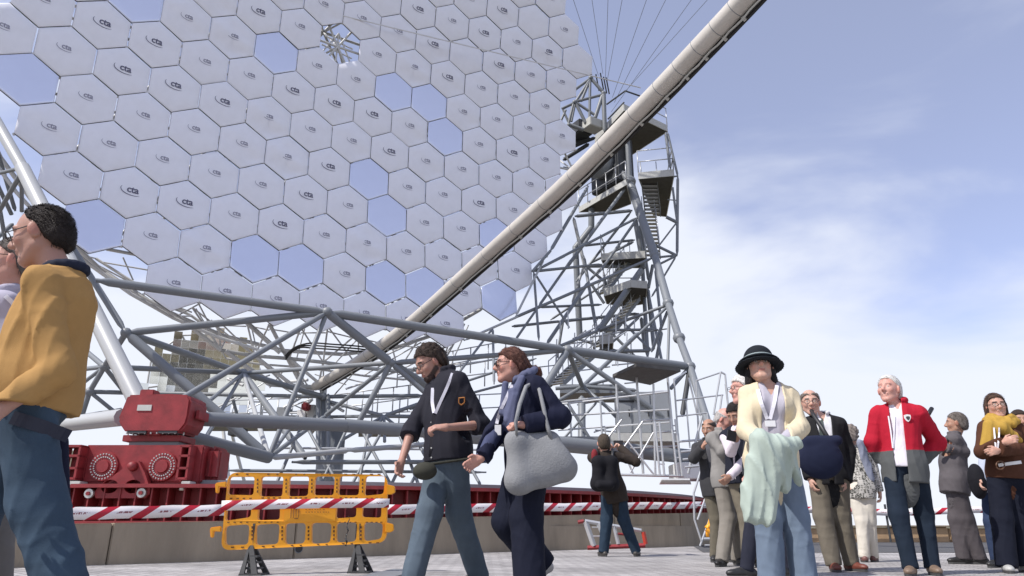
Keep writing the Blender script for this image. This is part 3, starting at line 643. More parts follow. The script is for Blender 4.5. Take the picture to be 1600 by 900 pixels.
# ================================================================ BOGIE
BY=12.25
def X(px,py=700,Y=BY): return P(px,py,Y).x
def Z(py,Y=BY): return P(225,py,Y).z
def bogie(parent,dx,dy,name_full=True):
    def bx(name,x0,x1,y0,y1,Ya,Yb,mt='red',bev=.02,par=None):
        Yb=BY+(Yb-BY)*.8; ym=(y0+y1)/2
        return MB().abox(X(x0,ym),X(x1,ym),Ya,Yb,Z(y1),Z(y0)).build(name,M[mt],par or parent,bevel=bev)
    body=bx('side_frame',128,316,695,755,BY,BY+1.1,bev=.03)
    bx('end_block',316,332,695,752,BY+.1,BY+1.0,bev=.10)
    bx('wheel_case',116,332,698,765,BY+.25,BY+.85,bev=.04)
    bx('under_bar',118,330,755,763,BY+.10,BY+.9,'steel',.01)
    for cx in (109,290):       # jacking brackets: frame with two openings
        w_=34 if cx==109 else 22; x0,x1=cx,cx+w_-4
        mb=MB()
        for a0,a1,b0,b1 in ((x0,x0+4,698,750),(x1-4,x1,698,750),(x0,x1,697,701),(x0,x1,712,716),(x0,x1,731,735),(x0,x1,747,751)): mb.abox(X(a0),X(a1),BY-.22,BY+.02,Z(b1),Z(b0))
        mb.build('jack_bracket',M['red'],parent,bevel=.006)
        bx('jack_recess',x0+3,x1-3,700,748,BY-.02,BY+.04,'red2',0)
        bx('jack_pad',x0+2,x1-2,753,759,BY-.22,BY+.0,'fascia',.008); MB().disc(Vector((X((x0+x1)/2),BY-.12,Z(767))),(0,0,1),.05,.07,12).build('jack_foot',M['bolt'],parent,True)
    for cx in (169,260):
        c=Vector((X(cx),BY,Z(729))); r=.245
        cv=MB().disc(c,(0,-1,0),r,.05,32,r*.97).build('wheel_cover',M['red'],parent)
        MB().disc(c+Vector((0,-.05,0)),(0,-1,0),.11,.03,24,.10).build('hub_cap',M['red'],cv)
        mb=MB()
        for rr_ in (.205,.155):
            for k in range(26): 
                t=2*math.pi*k/26; mb.disc(c+Vector((rr_*math.cos(t),-.05,rr_*math.sin(t))),(0,-1,0),.0125,.014,6)
        o_=mb.build('bolt_ring',M['bolt'],cv); o_['kind']='stuff'
    # triangular equaliser with two round openings
    def rp(px,py,off): return Vector((X(px),BY-off,Z(py)))
    outline=[(219,722),(228,722),(240,740),(252,765),(252,772),(246,779),(172,779),(168,772),(172,762),(200,738)]
    bm=bmesh.new(); vs_=[bm.verts.new(rp(x,y,.16)) for x,y in outline]; es=[bm.edges.new((vs_[i],vs_[(i+1)%len(vs_)])) for i in range(len(vs_))]
    for hx,hy,ra in ((190,762,13),(225,762,13)):
        hv=[bm.verts.new(rp(hx+ra*math.cos(2*math.pi*k/16)*1.0,hy-1+ra*.82*math.sin(2*math.pi*k/16),.16)) for k in range(16)]
        es+=[bm.edges.new((hv[i],hv[(i+1)%16])) for i in range(16)]
    r=bmesh.ops.triangle_fill(bm,use_beauty=True,edges=es); fs=[f for f in bm.faces]
    e=bmesh.ops.extrude_face_region(bm,geom=fs); bmesh.ops.translate(bm,verts=[g_ for g_ in e['geom'] if isinstance(g_,bmesh.types.BMVert)],vec=(0,.11,0))
    org=Vector((X(210),BY,Z(779)))
    for v_ in bm.verts: v_.co-=org
    bmobj('equaliser_plate',bm,M['red'],parent,False,org)
    MB().disc(rp(221,730,.16),(0,-1,0),.085,.10,16,.06).build('pivot_boss',M['red'],parent,True)
    for px_,py_ in((163,772),(242,771)):
        c=rp(px_,py_,.17); MB().disc(c,(0,-1,0),.075,.05,14).build('bolt',M['bolt'],parent); MB().disc(c-Vector((0,.05,0)),(0,-1,0),.035,.03,6).build('nut',M['red2'],parent)
    # turntable and head
    bx('slew_plate',184,276,678,688,BY+.15,BY+.95,bev=.008)
    mb=MB()
    for k in range(11): mb.disc(Vector((X(190+k*8.8,680),BY+.2,Z(678))),(0,0,1),.014,.05,6)
    mb.build('plate_bolts',M['bolt'],parent)
    bx('slew_ring',192,270,687,695,BY+.2,BY+.9,'steel',.004)
    bx('neck',226,248,668,679,BY+.05,BY+.7,bev=.01)
    mb=MB(); x0,x1=X(186,645),X(296,645); z0,z1,zc=Z(676),Z(617),Z(663)
    prof=[(x0+.05,zc),(x0+.05+.12,z0),(x1-.12,z0),(x1-.02,zc),(x1,Z(650)),(x1,Z(624)),(x1-.06,z1),(X(262,645),z1+.02),(x0+.10,z1),(x0,Z(655))]
    mb.prism([Vector((a_,BY-.02,b_)) for a_,b_ in prof],Vector((0,.72,0))); hd_=mb.build('king_pin_head',M['red'],parent,bevel=.035)
    mb=MB()
    for k in range(9): mb.disc(Vector((X(200+k*9.4,660),BY+.02,Z(675))),(0,0,-1),.016,.03,6)
    mb.build('head_bolts',M['bolt'],hd_)
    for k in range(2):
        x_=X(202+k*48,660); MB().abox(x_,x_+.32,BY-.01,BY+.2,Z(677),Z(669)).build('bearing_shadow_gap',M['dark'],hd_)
    bx('name_plate',216,238,633,642,BY-.035,BY-.015,'fascia',0,hd_)
    bx('lifting_block',217,239,608,622,BY+.02,BY+.32,bev=.015,par=hd_)
    bx('side_lug',298,303,638,652,BY+.2,BY+.8,bev=.01,par=hd_); bx('side_lug',182,188,640,660,BY+.2,BY+.8,bev=.01,par=hd_)
bg_=thing('bogie','big red steel bogie with two round bolted wheel covers standing on the circular rail','bogie',Vector((X(228),BY+.5,1.18)))
bogie(bg_,0,0)
bgs=[bg_]
# far bogie under the tower foot: mostly hidden, copied and turned
def copy_tree(o,parent=None):
    c=o.copy(); C.objects.link(c); c.parent=parent
    for ch in list(o.children): copy_tree(ch,c)
    return c
c2=copy_tree(bg_); c2.location=(6.1,20.9,1.18); c2.rotation_euler=(0,0,R(60)); 
tag(c2,'second red bogie at the foot of the stair tower, mostly hidden behind people','bogie'); bg_['group']=c2['group']='bogies on the circular rail'
# small red end stops and service boxes on the wall side of the rail
MB().disc(PZ(776,789,1.0)+Vector((0,0,-.1)),(0,0,1),.12,.2,12).build('x',M['dark'],rail).name='rail_sensor'
# ================================================================ BACKGROUND TELESCOPE (mirrors reflecting the hillside)
bt=thing('distant_telescope','smaller mirror telescope far behind, its facets showing brown scrub and pale blue sky','telescope',Vector((-24,64,0)))
bc_=P(322,588,64); bn_=Vector((.36,-.90,-.05)).normalized(); bu=Vector((.92,.39,0)).normalized(); bu=(bu-bn_*bu.dot(bn_)).normalized(); bv=bn_.cross(bu)
M['farmirror']=mat('far_mirror_glass',(.86,.84,.74),.10,1.0)
mb=None; rr=random.Random(3); sq=1.0
mm_=MB().box((0,0,0),(.347,0,0),(0,.347,0),(0,0,.04)); me_=bpy.data.meshes.new('mirror_tile'); me_.from_pydata(mm_.v,[],mm_.f); me_.materials.append(M['farmirror'])
for i_ in range(-7,8):
    for j_ in range(-6,7):
        i,j=i_*.70,j_*.70
        if (i/4.9)**2+(j/4.1)**2>1+.25*math.sin(i_*2.1+j_): continue
        wv=(i*i+j*j)/46.; o=bpy.data.objects.new('mirror_tile',me_); C.objects.link(o); o.parent=bt
        n_=(bn_-(bu*i+bv*j)/15+bu*rr.uniform(-.03,.03)+bv*rr.uniform(-.03,.03)).normalized(); x_=(bu-n_*bu.dot(n_)).normalized()
        o.matrix_local=basis_m(x_,n_.cross(x_),n_,bc_+bu*i+bv*j+bn_*wv-bt.location)
for k in range(9):
    a_=2*math.pi*k/9; e=bc_+bu*5*math.cos(a_)+bv*4.1*math.sin(a_); tube(bt,'back_tube',e+bn_*.2,bc_-bn_*2.5,.09,'steel_w',6); e2=bc_+bu*5*math.cos(a_+.7)+bv*4.1*math.sin(a_+.7); tube(bt,'rim_tube',e+bn_*.3,e2+bn_*.3,.09,'steel_w',6)
for s in(-1,1): tube(bt,'support_leg',bc_-bn_*2.5+bu*s,Vector((bc_.x+s*4,bc_.y+1,-.3)),.16,'steel_w',8); tube(bt,'support_leg',bc_-bn_*2.5+bu*s,Vector((bc_.x+s*4,bc_.y+7,-.3)),.16,'steel_w',8)
# ================================================================ YELLOW BARRIER
bya=6.75; 
def BP(px,py,off=0):   # point on the upright barrier plane (slightly turned)
    Y=bya+(px-330)/285*.55; p=P(px,py,Y); return p+Vector((0,-off,0))
br=thing('plastic_barrier','yellow orange plastic pedestrian barrier with twelve openings and two black feet','barrier',Vector((BP(480,890).x,7.0,0)))
W_=.030
def bpoly(name,pts,th,mt,parent,off=0,bev=.006):
    q=[BP(x,y,off) for x,y in pts]; return MB().prism(q,Vector((0,-th,0))).build(name,M[mt],parent,bevel=bev)
def win(x0,y0,x1,y1,r,k=4):
    o=[]
    (ax,ay),(bx_,by_),(cx,cy),(dx,dy)=x0,y0,x1,y1
    P4=[Vector((ax,ay,0)),Vector((bx_,by_,0)),Vector((cx,cy,0)),Vector((dx,dy,0))]
    for i in range(4):
        p=P4[i];a=(P4[i-1]-p);b=(P4[(i+1)%4]-p); ra=min(r,a.length*.45,b.length*.45); a=a.normalized()*ra+p; b=b.normalized()*ra+p
        for j in range(k+1):
            t=j/k; q=a*(1-t)**2+p*2*t*(1-t)+b*t*t; o.append((q.x,q.y))
    return o
outer=win((358,738),(606,742),(604,848),(346,860),16,6)
xt=[(359,399),(409,444),(453,484),(493,524),(531,563),(572,602)]
xb=[(352,391),(400,438),(446,479),(487,519),(526,559),(569,599)]
wins=[]
for k,(a,b) in enumerate(xt):
    t0=745-.2*k; bb=775
    wins.append(win((a,t0),(b,t0),(b-2,(774,776,775,774,774,772)[k]),(a-(3 if k==0 else 2),(773,776,776,774,774,775)[k]),5))
for k in (0,1,4,5):
    a,b=xt[k][0]-4,xt[k][1]-5; tp=(785,784,0,0,783,784)[k]
    wins.append(win((a,tp),(b,tp),(b-1,(808,812,0,0,808,809)[k]),(a-2,(814,813,0,0,810,808)[k]),5))
for k,(a,b) in enumerate(xb):
    wins.append(win((a,(822,820,818,817,817,816)[k]),(b,(819,818,817,817,816,817)[k]),(b-2,(851,850,849,848,846,842)[k]),(a,(852,852,851,850,848,846)[k]),7))
bm=bmesh.new(); es=[]
for poly in [outer]+wins:
    vv_=[bm.verts.new(BP(x,y,.02)) for x,y in poly]; es+=[bm.edges.new((vv_[i],vv_[(i+1)%len(vv_)])) for i in range(len(vv_))]
bmesh.ops.triangle_fill(bm,use_beauty=True,edges=es)
e=bmesh.ops.extrude_face_region(bm,geom=list(bm.faces)); bmesh.ops.translate(bm,verts=[g_ for g_ in e['geom'] if isinstance(g_,bmesh.types.BMVert)],vec=(0,.05,0))
org=BP(475,860)
for v_ in bm.verts: v_.co-=org
panel=bmobj('panel',bm,M['yellow'],br,False,org)
bw=panel.modifiers.new('bev','BEVEL'); bw.width=.006; bw.segments=2; bw.limit_method='ANGLE'; bw.angle_limit=R(50)
mb=MB()   # ribbing slots along the rails
def slot(x,y,w=4,h=1.6): 
    c=BP(x,y,.0215); mb.box(c,(w/2/157,0,0),(0,.0015,0),(0,0,h/2/157))
for k in range(6):
    a,b=xt[k]
    for f_ in (.3,.7): slot(a+(b-a)*f_,741.2,5)
    for f_ in (.12,.38,.62,.88): slot(a+(b-a)*f_-2,778+(.8 if k in(0,5) else 0),4.5,1.5)
    a,b=xb[k]
    for f_ in (.3,.7): slot(a+(b-a)*f_,855-1.4*k,6,1.6)
    if k in (0,1,4,5):
        for f_ in (.15,.4,.65,.9): slot(a+(b-a)*f_,816,4,1.3)
for k in range(5):
    x=(xt[k][1]+xt[k+1][0])/2
    for y in (750,756,762,768): slot(x-.4,y,2,3.2)
    x=(xb[k][1]+xb[k+1][0])/2
    for y in (824,830,836,842): slot(x,y,2.2 if k in(1,2,3) else 4,3.2)
o=mb.build('rib_slots',M['yd'],panel); o['kind']='stuff'
bpoly('sign_field',[(445,794),(526,794),(525,815),(444,816)],.006,'yellow',br,.022,.002)
mb=MB()   # printed crest and faint lettering lines
for x,y,w_,h_ in ((456,802,1.5,14),(460,801,1.8,16),(464,800,1.5,13),(468,802,1.5,12),(462,810,10,1.5),(462,795,9,1.5)): mb.box(BP(x,y,.0295),(w_/314,0,0),(0,.0008,0),(0,0,h_/314))
mb.build('printed_crest',mat('print_brown',(.33,.13,.02),.6),br)
mb=MB(); rr=random.Random(8)
for ln,(y,x1) in enumerate(((796.2,509),(800.2,513))):
    x=478
    while x<x1: w_=rr.uniform(2,5); mb.box(BP(x+w_/2,y,.0295),(w_/314,0,0),(0,.0008,0),(0,0,1.1/314)); x+=w_+1.1
mb.build('printed_lines',bpy.data.materials['print_brown'],br)
for (x,y,sx) in ((353,757,-1),(345,826,-1),(609,764,1),(607,823,1)):
    if sx<0:
        bpoly('hook',[(x+4,y-4),(x-4,y-3),(x-12,y-2),(x-13,y+2),(x-12,y+14),(x-8,y+14),(x-7,y+4),(x+4,y+5)],.035,'yellow',br,.03,.006)
    else: bpoly('hook',[(x-4,y-7),(x+9,y-4),(x+10,y+6),(x+4,y+9),(x-4,y+9)],.035,'yellow',br,.03,.006)
for x,y in ((392,891),(558,884)):
    Y0=BP(x,860).y; g0=Vector((PX(x+4,Y0,0),Y0,0)); mb=MB()
    for s in(-1,1):
        mb.prism([Vector((BP(x-3*1.0,852).x,Y0+s*.02,BP(x,852).z)),Vector((BP(x+5,852).x,Y0+s*.02,BP(x,852).z)),Vector((g0.x+.09+.02*s,Y0+s*.10,.0)),Vector((g0.x+.035+.02*s,Y0+s*.10,.0))],Vector((0,.03,0)))
        mb.prism([Vector((BP(x-3*1.0,852).x,Y0+s*.02,BP(x,852).z)),Vector((BP(x,852).x,Y0+s*.02,BP(x,852).z)),Vector((g0.x-.055,Y0+s*.10,.0)),Vector((g0.x-.10,Y0+s*.10,.0))],Vector((0,.03,0)))
    for z_ in (.05,.10,.15): mb.abox(g0.x-.085+z_*.35,g0.x+.085-z_*.35,Y0-.05,Y0+.05,z_,z_+.018)
    mb.abox(g0.x-.10,g0.x+.10,Y0-.10,Y0+.10,0,.016)
    mb.abox(BP(x,852).x-.022,BP(x,852).x+.022,Y0-.012,Y0+.03,BP(x,852).z-.02,BP(x,818).z)
    mb.build('foot',M['foot'],br)
# ================================================================ STRIPED TAPE
def tape(name,pts,w0,per,label,phase=0,sagn=6):
    v=[];f=[];uv=[]; s=phase; prev=None; pts=[Vector(p) for p in pts]
    for i,p in enumerate(pts):
        if prev is not None: s+=(p-prev).length/per
        d=(pts[min(i+1,len(pts)-1)]-pts[max(i-1,0)]).normalized(); tw=.25*math.sin(i*1.3)*.12
        up=Vector((0,-.25*math.sin(i*.9),1)).normalized(); v+=[p-up*w0/2,p+up*w0/2]; uv+=[(s,0),(s,1)]; prev=p
    for i in range(len(pts)-1): f.append((2*i,2*i+2,2*i+3,2*i+1))
    o=meshobj(name,v,f,M['tape'],None,True); ul=o.data.uv_layers.new(name='UVMap')
    for l in o.data.loops: ul.data[l.index].uv=uv[l.vertex_index]
    md=o.modifiers.new('thick','SOLIDIFY'); md.thickness=.002
    tag(o,label,'tape','striped tape strung along the site'); return o
def tpts(x0,y0,Y0,x1,y1,Y1,n,sag=0):
    return [P(x0+(x1-x0)*i/n,y0+(y1-y0)*i/n+sag*math.sin(math.pi*i/n)+.5*math.sin(i*2.3),Y0+(Y1-Y0)*i/n) for i in range(n+1)]
def wall_pts(x0,y0,x1,y1,n,lift=0):
    o=[]
    for i in range(n+1):
        x=x0+(x1-x0)*i/n; y=y0+(y1-y0)*i/n+.5*math.sin(i*1.7)
        a=(x-800)/FPX; q0=wa+wn*.03; # ray / wall-plane intersection in plan
        b=(450-y)/FPX; d=Vector((a,CC-b*SS,SS+b*CC)); o_=Vector((0,0,CH)); tt_=(q0-o_).dot(wn)/d.dot(wn); o.append(o_+d*tt_)
    return o
tape('barrier_tape',wall_pts(60,804,352,797,14),.14,.46,'red and white tape along the wall top between the man in yellow and the barrier')
tape('barrier_tape',[BP(350+(610-350)*i/12,790.5-4*i/12-1.2*math.sin(math.pi*i/12),.065) for i in range(13)],.088,.305,'red and white tape pulled across the front of the yellow barrier',.15)
tape('barrier_tape',wall_pts(606,796,1112,789,22),.145,.50,'red and white tape along the wall behind the walking couple',.2)
# ================================================================ SCAFFOLD + ACCESS PLATFORM at the foot of the tower
sc=thing('scaffold_tower','aluminium scaffold with a flat board roof and cross braces in front of the grey cabinets','scaffold',Vector((3.3,17.6,0)))
SY=18.2
def S(x1,y1,x2,y2,w=3,dy=0,dy2=None,name='scaffold_tube',mt='alu'): return ptube(sc,name,x1,y1,SY+dy,x2,y2,SY+(dy if dy2 is None else dy2),w,mt,8)
zr=P(1000,590,SY).z; rp_=[PZ(957,590,zr),PZ(994,573,zr),PZ(1064,581,zr),PZ(1016,602,zr)]
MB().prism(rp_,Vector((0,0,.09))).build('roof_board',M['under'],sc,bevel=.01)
S(994,580,1005,740,4);S(1043,588,1057,742,4,.3);S(963,600,968,690,3.5,.5);S(1021,600,1024,742,3.5,-.4)
S(1023,659,1031,742,3.5,-.6);S(1030,659,1038,742,3.5,-.6);S(1048,655,1059,744,3.5,-.6);S(1055,655,1066,744,3.5,-.6)
for y in (665,685,705,725): S(1024+(y-659)*.1,y,1032+(y-659)*.1,y,2,-.6)
for y in (665,690,715): S(1049+(y-655)*.12,y,1057+(y-655)*.12,y,2,-.6)
S(972,703,1007,655,3,-.2);S(1021,676,985,738,3,-.2);S(982,691,1022,742,3,-.2);S(972,700,990,742,3,-.2);S(950,684,972,655,3,.2)
S(1007,657,1048,655,3,-.3);S(1023,676,1058,673,2.5,-.4);S(970,742,1068,744,4,-.2);S(985,700,1058,697,2.5)
S(1053,593,1064,742,3,.4);S(1053,593,1072,581,3,.4,1);S(1076,590,1090,650,3,1);S(1082,590,1094,650,2.5,1.2)
hr=thing('handrail_stand','grey metal access stair handrails standing between the scaffold and the white haired man','handrail',Vector((5.2,17.4,0)))
def H(x1,y1,x2,y2,w=3,dy=0,name='rail_tube'): return ptube(hr,name,x1,y1,SY-.6+dy,x2,y2,SY-.6+dy,w,'galv',8)
H(1126,581,1115,648,3);H(1126,581,1133,585,3);H(1133,585,1139,648,3);H(1126,582,1087,595,2.5,.6);H(1088,596,1092,690,3,.6);H(1056,626,1130,617,2.5);H(1128,618,1118,690,3);H(1056,651,1105,645,2.5);H(1105,645,1108,700,3);H(1060,690,1110,686,3.5);H(1072,626,1078,700,2.5);H(1097,650,1075,740,4);H(1139,648,1142,700,3);H(1133,600,1139,650,2,.5)
for s in (0,1,2): H(1064+s*3,706+s*12,1088+s*2,704+s*12,3.5,-.2,'step')
# white site cabin box and pallets behind rail
wbx=MB().abox(P(1060,735,18.9).x,P(1128,735,18.9).x,18.9,20.1,P(1080,748,18.9).z,P(1080,722,18.9).z).build('site_box',M['white'],None,bevel=.02); tag(wbx,'long off white box standing on the rail ring behind the scaffold foot','box')
fs_=MB().prism([PZ(1030,757,1.3),PZ(1080,757,1.3),PZ(1078,750,1.3),PZ(1034,750,1.3)],Vector((0,0,.03))).build('paper_sheet',M['white']); tag(fs_,'white board lying flat on the red rail beam below the scaffold','board')
# ================================================================ LADDERS
ld=thing('folding_ladder','folded aluminium ladder with red ends lying on its side against the wall behind the photographer','ladder',Vector((1.6,12.2,0)))
LY=12.3
def LB(x1,y1,x2,y2,w,mt='alu',name='rail',dy=0,dy2=None): return MB().bar(P(x1,y1,LY+dy),P(x2,y2,LY+(dy if dy2 is None else dy2)),w,4).build(name,M[mt],ld)
LB(915,815,928,853,.045);LB(936,818,950,850,.05);LB(959,820,966,850,.03);LB(914,814,1002,829,.03,name='side_rail');LB(918,856,1008,852,.035,'red',name='side_rail')
LB(903,816,912,814,.03,'red2','end_cap');LB(1005,831,1009,850,.035,'orange','end_cap');LB(966,834,985,836,.02,'red2','hinge');LB(925,824,944,824,.012,name='rung');LB(925,838,944,838,.012,name='rung')
sl=thing('step_ladder','tall aluminium step ladder standing against the wall end left of the men with the phone','ladder',Vector((3.5,13.6,0)))
def SB(x1,y1,x2,y2,w=3.2,dy=0,mt='alu',name='ladder_rail'): return ptube(sl,name,x1,y1,13.6+dy,x2,y2,13.6+dy,w,mt,6)
SB(1100,720,1084,770,3.6,-.3);SB(1084,770,1085,812,3.4,-.3);SB(1085,812,1096,846,3,-.3);SB(1108,762,1090,812,3.4);SB(1113,800,1094,853,3.6);SB(1097,740,1108,775,3)
SB(1099,842,1124,842,5,0,'alu','step');SB(1101,852,1124,852,3,0,'alu','foot_bar');SB(1124,800,1126,853,3)
SB(1088,790,1108,790,2.5,0,'alu','step')
ch=[P(1108+3*math.sin(k*.9),735+k*8,12.6) for k in range(14)]
o=path_tube('yellow_strap',ch,.03,'yellow'); tag(o,'yellow strap hanging beside the step ladder','strap')
o=path_tube('yellow_strap',[P(1111+7*math.sin(k*.5),810+k*1.7,12.4) for k in range(14)],.04,'yellow'); tag(o,'loose yellow strap coil at the foot of the step ladder','strap')
st_=path_tube('dry_stick',[P(540,853,6.9)*(1-k/8)+P(545,806,6.9)*(k/8)+Vector((.01*math.sin(k*2),0,0)) for k in range(9)],.008,'black',rs=[.010-.0008*k for k in range(9)]); tag(st_,'thin dark stick standing upright in front of the yellow barrier','stick')
# ================================================================ FAR RIGHT: block wall, railing with tape, boulders
tw=thing('block_wall','low tan block wall across the road behind the legs of the man in red','wall',Vector((11,20,0)))
for k in range(9):
    x0=7.5+k*1.45; o=MB().abox(x0+.008,x0+1.442,20.2,20.75,-.02,.36+.02*(k%3)).build('wall_block',M['tan'],tw,bevel=.03)
for k in range(9): MB().abox(7.5+k*1.45+.008,7.5+k*1.45+1.442,20.12,20.8,.40,.44).build('coping',M['concrete'],tw,bevel=.01) if k%4!=9 else None
tape('barrier_tape',[Vector((7.0+i*.8,19.9,.80+.04*math.sin(i*1.1))) for i in range(20)],.17,.62,'red and white tape above the low tan wall on the right')
for k in range(6):
    x=7.2+k*2.9; o=MB().bar((x,19.95,0),(x,19.95,.98),.03,8).build('tape_post',M['dark']); tag(o,['thin dark tape post behind the lace clad woman','thin dark tape post behind the man in red','thin dark tape post between the man in red and the man in the suit','thin dark tape post right of the grey suit','thin dark tape post behind the scarf woman','thin dark tape post at the right edge'][k],'post','tape posts along the tan wall')
po=MB().bar((13.0,19.0,0),(12.85,19.0,1.35),.045,8).build('marker_post',M['steel']); tag(po,'leaning grey marker post standing between the suit and the woman in the yellow scarf','post')
def boulder(x,y,z,s,seed,label):
    bm=bmesh.new(); bmesh.ops.create_icosphere(bm,subdivisions=3,radius=s); rr=random.Random(seed); ph=[rr.uniform(0,6) for _ in range(9)]
    for v_ in bm.verts:
        c=v_.co; k=1+.16*math.sin(c.x*7/s*.5+ph[0])+.14*math.sin(c.y*8/s*.5+ph[1])+.12*math.sin(c.z*9/s*.5+ph[2]); v_.co=c*k; v_.co.z*=.72
    o=bmobj('boulder',bm,M['rock'],None,False,(x,y,z)); tag(o,label,'rock','boulders by the tape on the right')
M['rock']=mat('volcanic_rock',(.12,.115,.11),.95,0,.4,4,.8,12)
for k,(x,y,s) in enumerate(((13.0,17.8,.26),(13.6,18.2,.32),(14.2,17.6,.24),(12.6,18.3,.2),(15.0,18.0,.36))):
    boulder(x,y,s*.4,s,k,['grey boulder nearest the suit trousers','larger grey boulder left of the yellow scarf woman','small grey boulder behind the yellow scarf woman','smallest grey boulder by the tape','big grey boulder at the right edge'][k])
